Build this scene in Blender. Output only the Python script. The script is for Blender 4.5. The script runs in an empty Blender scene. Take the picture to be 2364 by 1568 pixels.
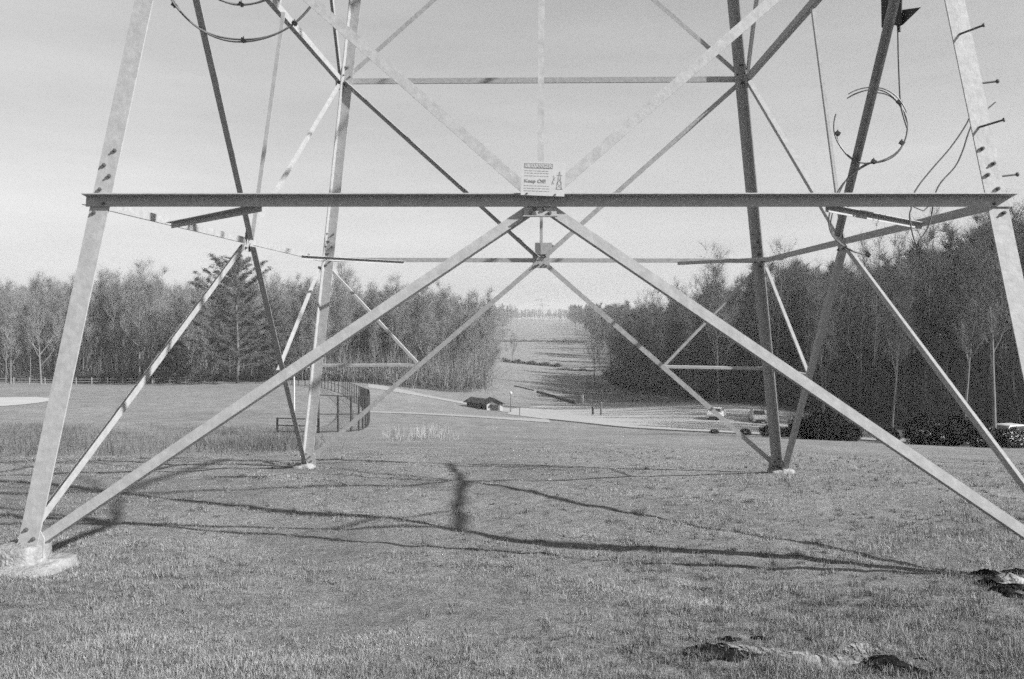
import bpy, math, random
import numpy as np
from mathutils import Vector, Matrix
random.seed(5); RNG = np.random.default_rng(7)
S = bpy.context.scene
COL = S.collection
# ------------------------------------------------------------------ camera
F, YAW, PITCH, ROLL = 1926.8, .0355, -.0306, -.0047
EYE = 1.6                                   # world height of the lens
cam = bpy.data.cameras.new('camera'); camo = bpy.data.objects.new('camera', cam); COL.objects.link(camo)
c_, s_ = math.cos(YAW), math.sin(YAW); cp_, sp_ = math.cos(PITCH), math.sin(PITCH)
R0 = Vector((c_, s_, 0)); U0 = Vector((s_*sp_, -c_*sp_, cp_)); FW = Vector((-s_*cp_, c_*cp_, sp_))
cr_, sr_ = math.cos(ROLL), math.sin(ROLL)
RR = R0*cr_ - U0*sr_; UU = R0*sr_ + U0*cr_
M = Matrix((( RR.x, UU.x, -FW.x, 0), (RR.y, UU.y, -FW.y, 0), (RR.z, UU.z, -FW.z, EYE), (0, 0, 0, 1)))
camo.matrix_world = M
cam.sensor_width = 36; cam.lens = 36*F/2364; cam.clip_start = .05; cam.clip_end = 9000
S.camera = camo
S.render.resolution_x, S.render.resolution_y = 1024, 679
# ------------------------------------------------------------------ world + sun
SHX, SHY = -1.43, .58                       # ground shadow of a 1 m pole
SUNV = Vector((-SHX, -SHY, 1)).normalized()
W = bpy.data.worlds.new('World'); S.world = W; W.use_nodes = True
wn, wl = W.node_tree.nodes, W.node_tree.links
bg = wn['Background']; sky = wn.new('ShaderNodeTexSky'); sky.sky_type = 'NISHITA'; sky.sun_disc = False
sky.sun_elevation = math.asin(SUNV.z); sky.sun_rotation = math.atan2(SUNV.x, SUNV.y)
sky.air_density = 1.0; sky.dust_density = .8; sky.ozone_density = 1.0
bw = wn.new('ShaderNodeVectorMath'); bw.operation = 'DOT_PRODUCT'; bw.inputs[1].default_value = (.15, .40, .45)   # black and white film
wl.new(sky.outputs[0], bw.inputs[0])
tc = wn.new('ShaderNodeTexCoord'); mp = wn.new('ShaderNodeMapping'); mp.inputs['Scale'].default_value = (1.2, 1.2, 7)
mp.inputs['Rotation'].default_value = (.1, .12, 0)
wl.new(tc.outputs['Generated'], mp.inputs[0])
cn = wn.new('ShaderNodeTexNoise'); cn.inputs['Scale'].default_value = 2.2; cn.inputs['Detail'].default_value = 6; cn.inputs['Roughness'].default_value = .6
wl.new(mp.outputs[0], cn.inputs['Vector'])
cm = wn.new('ShaderNodeMapRange'); cm.inputs['From Min'].default_value = .35; cm.inputs['From Max'].default_value = .75
cm.inputs['To Min'].default_value = .95; cm.inputs['To Max'].default_value = 1.12
wl.new(cn.outputs[0], cm.inputs[0])
mm = wn.new('ShaderNodeMath'); mm.operation = 'MULTIPLY'; veil = wn.new('ShaderNodeMath'); veil.operation = 'MULTIPLY_ADD'; veil.inputs[1].default_value = .62; veil.inputs[2].default_value = 1.5   # thin high cloud
wl.new(bw.outputs['Value'], veil.inputs[0]); wl.new(veil.outputs[0], mm.inputs[0]); wl.new(cm.outputs[0], mm.inputs[1])
wl.new(mm.outputs[0], bg.inputs[0]); bg.inputs[1].default_value = .068
sl = bpy.data.lights.new('sun', 'SUN'); so = bpy.data.objects.new('sun', sl); COL.objects.link(so)
sl.energy = 5.0; sl.angle = math.radians(.9); sl.color = (1, 1, 1)
so.rotation_euler = SUNV.to_track_quat('Z', 'Y').to_euler()
S.view_settings.view_transform = 'Standard'; S.view_settings.look = 'None'; S.view_settings.gamma = 1
S.view_settings.exposure = 1.12
S.cycles.filter_width = 1.6; S.cycles.use_denoising = False; S.cycles.use_adaptive_sampling = True; S.cycles.adaptive_threshold = .12; S.cycles.adaptive_min_samples = 16

# ------------------------------------------------------------------ helpers
def at(px, py, Y):
    """world point seen at photo position (px,py) on the plane y=Y"""
    X, V = px-1182, 784-py
    d = RR*X + UU*V + FW*F
    k = Y/d.y
    return Vector((d.x*k, Y, d.z*k + EYE))
ALB = .54                                   # the exposure is set for the shade: real surfaces are about half as pale as they print
def nodes(name):
    m = bpy.data.materials.new(name); m.use_nodes = True
    return m, m.node_tree.nodes, m.node_tree.links
def mat(name, lo, hi, scale=5, rough=.8, bump=0, detail=5, metallic=0, spec=.3, stretch=None, attr=None, coord='Object', bscale=None):
    lo *= ALB; hi *= ALB; m, n, l = nodes(name); b = n['Principled BSDF']
    b.inputs['Roughness'].default_value = rough; b.inputs['Metallic'].default_value = metallic
    b.inputs['Specular IOR Level'].default_value = spec
    t = n.new('ShaderNodeTexCoord'); v = t.outputs[coord]
    if stretch:
        mp = n.new('ShaderNodeMapping'); mp.inputs['Scale'].default_value = stretch; l.new(v, mp.inputs[0]); v = mp.outputs[0]
    no = n.new('ShaderNodeTexNoise'); no.inputs['Scale'].default_value = scale; no.inputs['Detail'].default_value = detail
    no.inputs['Roughness'].default_value = .65; l.new(v, no.inputs['Vector'])
    r = n.new('ShaderNodeMapRange'); r.inputs['From Min'].default_value = .3; r.inputs['From Max'].default_value = .7
    r.inputs['To Min'].default_value = lo; r.inputs['To Max'].default_value = hi; l.new(no.outputs[0], r.inputs[0])
    out = r.outputs[0]
    if attr:
        a = n.new('ShaderNodeAttribute'); a.attribute_name = attr
        q = n.new('ShaderNodeMath'); q.operation = 'MULTIPLY'; l.new(out, q.inputs[0]); l.new(a.outputs['Fac'], q.inputs[1]); out = q.outputs[0]
    l.new(out, b.inputs['Base Color'])
    if bump:
        bu = n.new('ShaderNodeBump'); bu.inputs['Strength'].default_value = bump; bu.inputs['Distance'].default_value = .02
        if bscale:
            n2 = n.new('ShaderNodeTexNoise'); n2.inputs['Scale'].default_value = bscale; n2.inputs['Detail'].default_value = 6; l.new(v, n2.inputs['Vector'])
            l.new(n2.outputs[0], bu.inputs['Height'])
        else: l.new(no.outputs[0], bu.inputs['Height'])
        l.new(bu.outputs[0], b.inputs['Normal'])
    return m
ORG = {}
def org(p): return ORG.get(p.name, Vector((0, 0, 0))) if p else Vector((0, 0, 0))
def tag(o, label=None, cat=None, group=None, kind=None):
    if label: o['label'] = label
    if cat: o['category'] = cat
    if group: o['group'] = group
    if kind: o['kind'] = kind
    return o
def empty(name, loc, label, cat, group=None):
    o = bpy.data.objects.new(name, None); o.empty_display_size = .2; COL.objects.link(o); o.location = loc
    ORG[o.name] = Vector(loc); return tag(o, label, cat, group)
def mk(name, V, Fc, m, parent=None, smooth=False, loc=None):
    """one mesh object from world-space verts (or local when loc is given)"""
    me = bpy.data.meshes.new(name); o_ = org(parent)
    if loc is None and parent is None and len(V):      # put the origin at the base centre
        A = np.array([tuple(v) for v in V]); o_ = Vector((float(A[:, 0].mean()), float(A[:, 1].mean()), float(A[:, 2].min())))
    if loc is not None: o_ = Vector((0, 0, 0))
    me.from_pydata([(v[0]-o_.x, v[1]-o_.y, v[2]-o_.z) for v in V], [], Fc)
    me.materials.append(m)
    if smooth: me.polygons.foreach_set('use_smooth', [True]*len(me.polygons))
    o = bpy.data.objects.new(name, me); COL.objects.link(o)
    if parent: o.parent = parent; ORG[o.name] = org(parent)
    elif loc is not None: o.location = loc
    else: o.location = o_; ORG[o.name] = o_
    return o
def mesh_np(name, V, Fc, m, tone=None, smooth=False):
    """fast mesh from numpy arrays; Fc (n,3) or (n,4)"""
    me = bpy.data.meshes.new(name); k = Fc.shape[1]
    me.vertices.add(len(V)); me.vertices.foreach_set('co', V.astype(np.float32).ravel())
    me.loops.add(Fc.size); me.loops.foreach_set('vertex_index', Fc.astype(np.int32).ravel())
    me.polygons.add(len(Fc)); me.polygons.foreach_set('loop_start', np.arange(len(Fc), dtype=np.int32)*k)
    me.polygons.foreach_set('loop_total', np.full(len(Fc), k, dtype=np.int32))
    if smooth: me.polygons.foreach_set('use_smooth', np.ones(len(Fc), bool))
    me.update(calc_edges=True)
    if tone is not None:
        a = me.attributes.new('tone', 'FLOAT', 'POINT'); a.data.foreach_set('value', tone.astype(np.float32))
    me.materials.append(m)
    o = bpy.data.objects.new(name, me); COL.objects.link(o); return o
class G:                                            # geometry collector
    def __init__(s): s.v = []; s.f = []
    def add(s, V, Fc):
        b = len(s.v); s.v += [Vector(v) for v in V]; s.f += [tuple(i+b for i in f) for f in Fc]; return s
    def box(s, c, sz, rot=None):
        x, y, z = sz[0]/2, sz[1]/2, sz[2]/2; c = Vector(c)
        V = [Vector(p) for p in ((-x,-y,-z),(x,-y,-z),(x,y,-z),(-x,y,-z),(-x,-y,z),(x,-y,z),(x,y,z),(-x,y,z))]
        if rot is not None: V = [rot @ v for v in V]
        return s.add([c+v for v in V], [(0,3,2,1),(4,5,6,7),(0,1,5,4),(1,2,6,5),(2,3,7,6),(3,0,4,7)])
    def tube(s, pts, rad, n=6, cap=True):
        pts = [Vector(p) for p in pts]; rr = rad if hasattr(rad, '__len__') else [rad]*len(pts)
        V = []; Fc = []; up = None
        for i, p in enumerate(pts):
            d = (pts[min(i+1, len(pts)-1)] - pts[max(i-1, 0)]).normalized()
            if up is None: up = Vector((0, 0, 1)) if abs(d.z) < .9 else Vector((1, 0, 0))
            a = d.cross(up).normalized(); b = a.cross(d).normalized(); up = b
            for k in range(n):
                t = 2*math.pi*k/n; V.append(p + a*math.cos(t)*rr[i] + b*math.sin(t)*rr[i])
        for i in range(len(pts)-1):
            for k in range(n): Fc.append((i*n+k, i*n+(k+1) % n, (i+1)*n+(k+1) % n, (i+1)*n+k))
        if cap: Fc.append(tuple(range(n))[::-1]); Fc.append(tuple(range((len(pts)-1)*n, len(pts)*n)))
        return s.add(V, Fc)
    def prism(s, A, B, sec):                        # sweep of a section given as offset vectors
        n = len(sec); V = [A+o for o in sec]+[B+o for o in sec]
        return s.add(V, [tuple(range(n))[::-1], tuple(range(n, 2*n))] + [(k, (k+1) % n, n+(k+1) % n, n+k) for k in range(n)])
    def angle(s, A, B, nrm, w, th=.008, side=1, out=1, off=0, centre=True, w2=None):
        A, B = Vector(A), Vector(B); d = (B-A).normalized(); nrm = Vector(nrm); nrm = (nrm - d*nrm.dot(d)).normalized()
        u = nrm.cross(d).normalized()
        if abs(u.z) > .05:
            if u.z < 0: u = -u
        elif (u.x if abs(u.x) > abs(u.y) else u.y) < 0: u = -u
        w2 = w2 or w
        u = u*side; o_ = nrm*out; h = w/2 if centre else w
        # heel on the +u edge
        P = [u*h, u*(h-w), u*(h-w)+o_*th, u*(h-th)+o_*th, u*(h-th)+o_*w2, u*h+o_*w2]
        P = [p + nrm*off for p in P]
        if (P[1]-P[0]).cross(P[-1]-P[0]).dot(d) < 0: P = P[::-1]
        return s.prism(A, B, P)
    def obj(s, name, m, parent=None, smooth=False, loc=None): return mk(name, s.v, s.f, m, parent, smooth, loc)

# ------------------------------------------------------------------ materials
STEEL = mat('galvanised_steel', .46, .63, 14, .65, .2, metallic=.1, spec=.3, detail=9)
BOLT = mat('bolt_steel', .12, .2, 30, .6)
CONC = mat('weathered_concrete', .20, .56, 9, .95, 1.0, detail=10, bscale=40, spec=.1)
BLACK = mat('black_rubber', .02, .04, 20, .5)
CABLE = mat('cable_jacket', .16, .26, 20, .45)
GREYP = mat('grey_painted_metal', .16, .22, 10, .5)
WHITE = mat('white_enamel', .74, .82, 14, .5)
PRINT = mat('faded_print', .30, .38, 30, .7)
PALEP = mat('pale_print', .50, .58, 30, .7)
BARK = mat('grey_bark', .16, .32, 3, .95, .4, stretch=(1, 1, .25), spec=.1)
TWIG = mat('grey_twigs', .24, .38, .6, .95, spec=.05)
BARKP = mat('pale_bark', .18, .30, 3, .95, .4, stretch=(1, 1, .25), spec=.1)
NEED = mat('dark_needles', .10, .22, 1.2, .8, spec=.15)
TWIGD = mat('shade_darkened_twigs', .12, .21, .6, .95, spec=.05)  # grey twigs darkened: the right wood's shade painted into their colour
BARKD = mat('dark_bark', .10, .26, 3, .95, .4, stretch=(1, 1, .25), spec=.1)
BUSHM = mat('dark_evergreen_leaves', .018, .05, 3, .8, spec=.15)
BRUSH = mat('dry_brush', .12, .24, 1.0, .95, spec=.05, attr='tone')
TWIGS = mat('sapling_stems', .17, .3, 1.0, .95, spec=.05, attr='tone')
FENCE = mat('dark_fence_metal', .035, .06, 8, .5)
WOOD = mat('pale_weathered_wood', .32, .45, 4, .9)
PLATE = mat('dull_dark_steel', .09, .13, 12, .9, spec=0)
SOIL = mat('dark_soil', .012, .035, 18, 1, 1, bscale=60, spec=.05)
BLADE = mat('grass_blades', .27, .43, .9, .85, attr='tone', spec=.12)
STRAWM = mat('dry_straw', .42, .62, 3, .8, attr='tone', spec=.15)
LOT = mat('pale_asphalt', .42, .52, .5, .95, .2, detail=8)
PATHM = mat('worn_gravel', .38, .48, .7, .95, .2)
SAND = mat('pale_sand', .52, .6, .3, .95)
PAINT = mat('road_paint', .55, .7, 2, .7)
LITTER = mat('leaf_litter', .13, .22, .4, 1, .5)
ROOF = mat('dark_shingles', .035, .06, 3, .9)
WALL = mat('pale_siding', .5, .6, 3, .8)
WALLD = mat('brown_siding', .16, .2, 3, .8)

def ground_material():
    m, n, l = nodes('dry_winter_grass'); b = n['Principled BSDF']; b.inputs['Roughness'].default_value = .95
    b.inputs['Specular IOR Level'].default_value = .05
    t = n.new('ShaderNodeTexCoord'); v = t.outputs['Object']
    def noise(sc, det=6, ro=.6, st=None):
        vv = v
        if st: q = n.new('ShaderNodeMapping'); q.inputs['Scale'].default_value = st; l.new(v, q.inputs[0]); vv = q.outputs[0]
        x = n.new('ShaderNodeTexNoise'); x.inputs['Scale'].default_value = sc; x.inputs['Detail'].default_value = det; x.inputs['Roughness'].default_value = ro
        l.new(vv, x.inputs['Vector']); return x.outputs[0]
    def rng(x, a, b_, c, d):
        r = n.new('ShaderNodeMapRange'); r.inputs[1].default_value = a; r.inputs[2].default_value = b_; r.inputs[3].default_value = c; r.inputs[4].default_value = d
        l.new(x, r.inputs[0]); return r.outputs[0]
    def mul(x, y):
        q = n.new('ShaderNodeMath'); q.operation = 'MULTIPLY'; l.new(x, q.inputs[0]); l.new(y, q.inputs[1]); return q.outputs[0]
    a = rng(noise(.035, 4), .3, .7, .88, 1.12)
    c = rng(noise(.55, 6, .65, (1, .7, 1)), .3, .7, .74, 1.22)
    d = rng(noise(5, 8, .8), .3, .7, .62, 1.4)
    e = rng(noise(45, 4, .7), .3, .7, .55, 1.4)
    tot = mul(mul(a, c), mul(d, e))
    k = n.new('ShaderNodeMath'); k.operation = 'MULTIPLY'; k.inputs[1].default_value = .168; l.new(tot, k.inputs[0])
    l.new(k.outputs[0], b.inputs['Base Color'])
    bu = n.new('ShaderNodeBump'); bu.inputs['Strength'].default_value = .9; bu.inputs['Distance'].default_value = .05
    l.new(noise(9, 10, .75), bu.inputs['Height']); l.new(bu.outputs[0], b.inputs['Normal'])
    return m
GROUND = ground_material()

# ------------------------------------------------------------------ terrain
CP = []
for x in (-30, -9, 0, 9, 30):
    for y, z in ((-25, -1.2), (0, -1.5), (3.2, -1.62), (6.2, -2.03), (10, -2.33), (14.3, -2.70)): CP.append((x, y, z))
for px, py, Y in ((200,1052,26),(650,1045,24),(1240,1040,22),(1800,1050,22),(2300,1075,20),(1240,1010,45),(1700,1018,45),(2150,1048,38),(800,1012,45),(400,1012,45),(50,1010,45),
    (1240,993,80),(1700,1004,74),(1000,968,88),(850,978,80),(650,960,85),(300,958,90),(50,958,90),(300,905,140),(50,900,140),(600,892,160),(300,884,185),(50,884,185),(740,882,180),(850,905,150),
    (1950,1017,64),(2300,1034,54),(2200,1012,84),(2360,1016,76),(2000,991,104),(1850,973,112),
    (1700,966,110),(1400,962,120),(1150,952,138),(1400,928,185),(1550,930,160),(1700,941,130),(1000,915,170),(1100,906,195),(950,882,210),(1180,889,225),(1350,915,210),
    (1500,912,200),(1300,897,245),(1420,886,300),(1240,872,310),(1150,850,360),(1300,832,430),(1240,812,470),(1240,790,580),(1300,768,760),(1240,757,950),(1240,741,1400),(1240,737,2600),
    (300,850,240),(700,848,260),(1000,850,300),(300,800,310),(700,800,330),(-200,800,310),(200,770,600),(200,748,1300),(900,800,520),(2200,950,120),(2500,915,112),(2700,970,80),(2000,880,190),(2400,800,200),(1800,820,350),(1620,820,420),(1900,770,800),(1800,748,1400),(600,737,2600),(1900,737,2600)):
    p = at(px, py, Y); CP.append((p.x, p.y, p.z-EYE))
CP = np.array(CP)
def warp(x, y):
    yy = np.maximum(y+34, 4.); return np.stack([x/(yy*.5+4), np.log(yy)*1.6], -1)
Q = warp(CP[:, 0], CP[:, 1]); N = len(Q)
def tps(r): return np.where(r > 1e-9, r*r*np.log(np.maximum(r, 1e-9)), 0)
D = np.linalg.norm(Q[:, None]-Q[None], axis=-1)
A = np.zeros((N+3, N+3)); A[:N, :N] = tps(D)+np.eye(N)*.002; A[:N, N] = 1; A[:N, N+1:] = Q; A[N:, :N] = A[:N, N:].T
SC = np.maximum(CP[:, 1], 12.)                     # interpolate the slope of sight so near and far weigh alike
WT = np.linalg.solve(A, np.concatenate([CP[:, 2]/(SC*.02+1), np.zeros(3)]))
def gzn(x, y):
    x = np.asarray(x, float); y = np.asarray(y, float); sh = x.shape; q = warp(x.ravel(), y.ravel()); out = np.empty(len(q))
    for i in range(0, len(q), 20000):
        qq = q[i:i+20000]; r = np.linalg.norm(qq[:, None]-Q[None], axis=-1)
        out[i:i+20000] = tps(r) @ WT[:N] + WT[N] + qq @ WT[N+1:]
    xs, ys = x.ravel(), y.ravel()
    z = out*(np.maximum(ys, 12.)*.02+1) + EYE
    f = np.exp(-np.maximum(ys-4, 0)/40.)
    z += f*(.022*np.sin(xs*3.1+ys*5.3+2*np.sin(xs*.8))+.026*np.sin(xs*2.1+ys*1.3)+.014*np.sin(xs*.9-ys*2.7+1)+.010*np.sin(xs*4.3+ys*3.1))*(.5+.5*np.sin(xs*.37+ys*.21))
    g_ = np.exp(-np.maximum(ys-5, 0)/16.)
    z += g_*(.013*np.sin(xs*7.3+2.1*np.sin(ys*3.7))*np.sin(ys*6.1+1.7*np.sin(xs*4.9))+.009*np.sin(xs*13.1+ys*4.0+np.sin(ys*9))*np.sin(ys*11.7-xs*3))
    return z.reshape(sh)
def gz(x, y): return float(gzn(np.array([x]), np.array([y]))[0])
def onground(px, Y, dz=0):
    p = at(px, 900, Y); return Vector((p.x, Y, gz(p.x, Y)+dz))
ys = np.concatenate([np.linspace(-30, 2, 20), 2+np.cumsum(np.linspace(.05, .5, 70)), ])
y = ys[-1]; L = list(ys)
while y < 4200: y += max(.5, (y)*.012); L.append(y)
ys = np.array(L); us = np.linspace(-1, 1, 421); us = np.sign(us)*(.55*np.abs(us)+.45*np.abs(us)**2)
YY, UG = np.meshgrid(ys, us, indexing='ij'); XX = UG*(28+np.maximum(YY, 0)*1.35)
ZZ = gzn(XX, YY); nr, nc = XX.shape
idx = np.arange(nr*nc).reshape(nr, nc)
FQ = np.stack([idx[:-1, :-1], idx[:-1, 1:], idx[1:, 1:], idx[1:, :-1]], -1).reshape(-1, 4)
gr = mesh_np('ground', np.stack([XX, YY, ZZ], -1).reshape(-1, 3), FQ, GROUND, smooth=True)
tag(gr, kind='structure')

def drape(name, edgeA, edgeB, m, dz=.05, n=90, k=24, wob=0):
    """sheet between two polylines (world x,y), following the terrain"""
    def samp(E):
        E = np.array(E, float); d = np.r_[0, np.cumsum(np.linalg.norm(np.diff(E, axis=0), axis=1))]; t = np.linspace(0, d[-1], n)
        return np.stack([np.interp(t, d, E[:, 0]), np.interp(t, d, E[:, 1])], -1)
    a, b = samp(edgeA), samp(edgeB)
    if wob:
        for q in (a, b): q += RNG.normal(0, wob, q.shape)
    t = np.linspace(0, 1, k)[None, :, None]; P = a[:, None]*(1-t)+b[:, None]*t
    Z = gzn(P[..., 0], P[..., 1])+dz
    V = np.concatenate([P, Z[..., None]], -1).reshape(-1, 3); I = np.arange(n*k).reshape(n, k)
    Fc = np.stack([I[:-1, :-1], I[1:, :-1], I[1:, 1:], I[:-1, 1:]], -1).reshape(-1, 4)
    # keep the faces turned up
    p = V[Fc[0]]; 
    if np.cross(p[1]-p[0], p[2]-p[0])[2] < 0: Fc = Fc[:, ::-1]
    o = mesh_np(name, V, Fc, m, smooth=True); return tag(o, kind='structure')
def gp(px, Y): p = at(px, 900, Y); return (p.x, p.y)
drape('parking_lot', [gp(1170,128),gp(1260,104),gp(1450,88),gp(1700,79),gp(1900,70),gp(2150,61),gp(2420,56)],
      [gp(1180,150),gp(1280,172),gp(1420,178),gp(1560,160),gp(1700,140),gp(1950,112),gp(2200,92),gp(2420,78)], LOT, .05, 140, 40)
drape('path', [gp(850,172),gp(930,165),gp(1010,158),gp(1090,150),gp(1175,138)], [gp(850,190),gp(930,180),gp(1020,166),gp(1100,158),gp(1185,150)], PATHM, .05, 60, 10, .1)
drape('track', [gp(830,96),gp(950,98),gp(1100,98),gp(1270,94)], [gp(830,100),gp(950,103),gp(1100,106),gp(1262,104)], PATHM, .05, 60, 8, .15)
# infield sand at the far left
t_ = [i/16*math.pi for i in range(17)]
cx0, cy0 = gp(-60, 108)
drape('sand_infield', [(cx0+7.5*math.cos(a), cy0-13*math.sin(a)) for a in t_], [(cx0+7.5*math.cos(a), cy0+13*math.sin(a)) for a in t_], SAND, .05, 60, 20)
# ------------------------------------------------------------------ lattice tower
CX, CY, W0, T = -.0166, 10.2544, 3.75, .1462
Z1, Z2 = .890, 3.737
LEV = [Z1, Z2, 6.35, 8.75, 10.9, 12.9, 14.7, 16.3, 17.8, 19.2]
def corner(sx, sy, z): w = W0-T*z; return Vector((CX+sx*w, CY+sy*w, z+EYE))
base = empty('lattice_tower', (CX, CY, gz(CX, CY)), 'galvanised steel lattice transmission tower on four splayed legs straddling the near grass', 'transmission tower')
ZB = {-1: -2.00, 1: -2.72}
FACE = {'front': Vector((0, -1, T)).normalized(), 'back': Vector((0, 1, T)).normalized(), 'left': Vector((-1, 0, T)).normalized(), 'right': Vector((1, 0, T)).normalized()}
def cf(face, s, z):                                  # left/right end of a face at height z (s=-1,0,1)
    w = W0-T*z
    if face == 'front': return Vector((CX+s*w, CY-w, z+EYE))
    if face == 'back': return Vector((CX+s*w, CY+w, z+EYE))
    if face == 'left': return Vector((CX-w, CY+s*w, z+EYE))
    return Vector((CX+w, CY+s*w, z+EYE))
def bolt(g, p, n, r=.016, h=.014):
    n = Vector(n).normalized(); g.tube([p, p+n*h], r, 6); g.tube([p+n*h, p+n*(h+.012)], r*.5, 6)
def leg(sx, sy):
    A, B = corner(sx, sy, ZB[sy]), corner(sx, sy, LEV[-1]+.4); d = (B-A).normalized()
    u = Vector((-sx, 0, 0)); v = Vector((0, -sy, 0)); w, th = .155, .014
    sec = [Vector((0,0,0)), u*w, u*w+v*th, u*th+v*th, u*th+v*w, v*w]
    if (sec[1]-sec[0]).cross(sec[-1]-sec[0]).dot(d) < 0: sec = sec[::-1]
    g = G(); g.prism(A, B, sec); o = g.obj('leg', STEEL, base)
    for z, k in ((Z1-.09, .3), (Z1-.02, .72), (Z1+.10, .35), (Z1+.21, .7), (Z1+.30, .3), (Z1+.42, .7), (Z2-.06, .3), (Z2+.06, .7), (Z2+.2, .35)):
        p = corner(sx, sy, z)
        b = G(); bolt(b, p+u*w*k+v*(-.001 if sy < 0 else th+.001), Vector((0, -1, 0))); b.obj('bolt', BOLT, o)
        b = G(); bolt(b, p+v*w*k+u*(th+.001), u); b.obj('bolt', BOLT, o)
    return o
for sx in (-1, 1):
    for sy in (-1, 1): LG = leg(sx, sy); 
# step bolts up the front right leg
for i in range(16):
    z = .95+i*.38+.15; p = corner(1, -1, z); g = G()
    if i % 2: a, d = p+Vector((-.10, .0, 0)), Vector((.12, -.10, .03))
    else: a, d = p+Vector((.0, .10, 0)), Vector((.17, .0, .02))
    d = d.normalized()*.17; g.tube([a, a+d], .0085, 6); g.tube([a+d, a+d+d.normalized()*.012], .017, 8); g.obj('step_bolt', BOLT, base)
def member(name, A, B, face, w, side, out, off, trim=(0, 0), w2=None, th=.007):
    d = (B-A).normalized(); g = G(); g.angle(A+d*trim[0], B-d*trim[1], FACE[face], w, th, side, out, off, w2=w2)
    return g.obj(name, STEEL, base)
# (side,out) picked per member: +side = heel on the upper edge, +out = flange points out of the tower
for face in FACE:
    e = .010
    zb = {'front': (-1.88, -1.88), 'back': (-2.66, -2.66), 'left': (-1.88, -2.66), 'right': (-1.88, -2.66)}[face]
    sb = -1
    for s in (-1, 1):
        m_ = cf(face, 0, Z1); f_ = cf(face, s, zb[0] if s < 0 else zb[1])
        nearleg = (face in ('left', 'right') and s > 0)
        out = -1 if (face == 'left' and s > 0) else 1
        side = -1
        if face == 'front': out, side = -1, -1
        if face == 'left' and s > 0: side = -1
        offs = (.004 if s < 0 else .012) if face != 'front' else (.003 if s < 0 else .003)
        member('diagonal_brace', f_, m_, face, .078, side, out, offs if out > 0 else -.016, (.02, .05))
        # upper V from the middle of the tie to the leg at the next level
        l2 = cf(face, s, Z2)
        out2, side2 = 1, 1
        if face == 'back' and s < 0: out2, side2 = -1, 1
        if face == 'left' and s < 0: out2, side2 = -1, -1
        if face == 'front': out2, side2 = (-1, 1)
        if face == 'right' and s < 0: out2, side2 = -1, 1
        member('diagonal_brace', m_, l2, face, .085 if face == 'front' else .045 if face == 'left' and s > 0 else .070, side2, out2, .004 if out2 > 0 else -.016, (.06, .03))
    # ties
    A_, B_ = cf(face, -1, Z1), cf(face, 1, Z1); ov = .03
    d = (B_-A_).normalized()
    if face == 'front': g = G(); g.angle(A_-d*.035, B_+d*.035, FACE[face], .088, .009, 1, 1, .004, w2=.085); g.obj('tie_beam', STEEL, base)
    else: member('tie_beam', A_, B_, face, .072, -1, 1 if face == 'back' else 1, .006, (.01, .01))
    member('tie_beam', cf(face, -1, Z2), cf(face, 1, Z2), face, .082, -1, 1, .006)
    member('hanger', cf(face, 0, Z1+.03), cf(face, 0, Z2-.05), face, .05, -1 if face == 'left' else 1, -1 if face in ('left', 'front') else 1, .014 if face not in ('left', 'front') else -.02)
    member('hanger', cf(face, 0, Z2+.05), cf(face, 0, LEV[2]), face, .05, 1, 1, .014)
    for i in range(1, len(LEV)-1):
        za, zc = LEV[i], LEV[i+1]
        for s in (-1, 1):
            if i % 2: A_, B_ = cf(face, s, za), cf(face, 0, zc)
            else: A_, B_ = cf(face, 0, za), cf(face, s, zc)
            member('diagonal_brace', A_, B_, face, .065, 1, 1, .004 if s < 0 else .013, (.03, .03))
        member('tie_beam', cf(face, -1, zc), cf(face, 1, zc), face, .07, -1, 1, .024)
# secondary bracing round the two back legs
zm = (Z1-2.66)/2-.02
for sx in (-1, 1):
    fd = (cf('back', sx, -2.66)+cf('back', 0, Z1))/2; lg = cf('back', sx, zm); face = 'left' if sx < 0 else 'right'
    sd = (cf(face, 1, -2.66)+cf(face, 0, Z1))/2
    top = cf('back', sx, Z1-.06); tops = cf(face, 1, Z1-.06)
    member('redundant_brace', fd, lg, 'back', .045, 1, 1, .022); member('redundant_brace', fd, top, 'back', .045, 1, 1, .022, (0, .1))
    member('redundant_brace', sd, lg, face, .045, 1, 1, .022); member('redundant_brace', sd, tops, face, .045, 1, 1, .022, (0, .1))
# plan bracing at the first tie level
for sx in (-1, 1):
    for sy in (-1, 1):
        w = W0-T*Z1; k = 1.36
        A_ = Vector((CX+sx*(w-k), CY+sy*(w-.02), Z1+EYE-.02)); B_ = Vector((CX+sx*(w-.02), CY+sy*(w-k), Z1+EYE-.02))
        g = G(); d = (B_-A_).normalized(); g.angle(A_, B_, Vector((0, 0, 1)), .055, .006, 1 if sy < 0 else -1, -1, 0); g.obj('knee_brace', STEEL, base)
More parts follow.
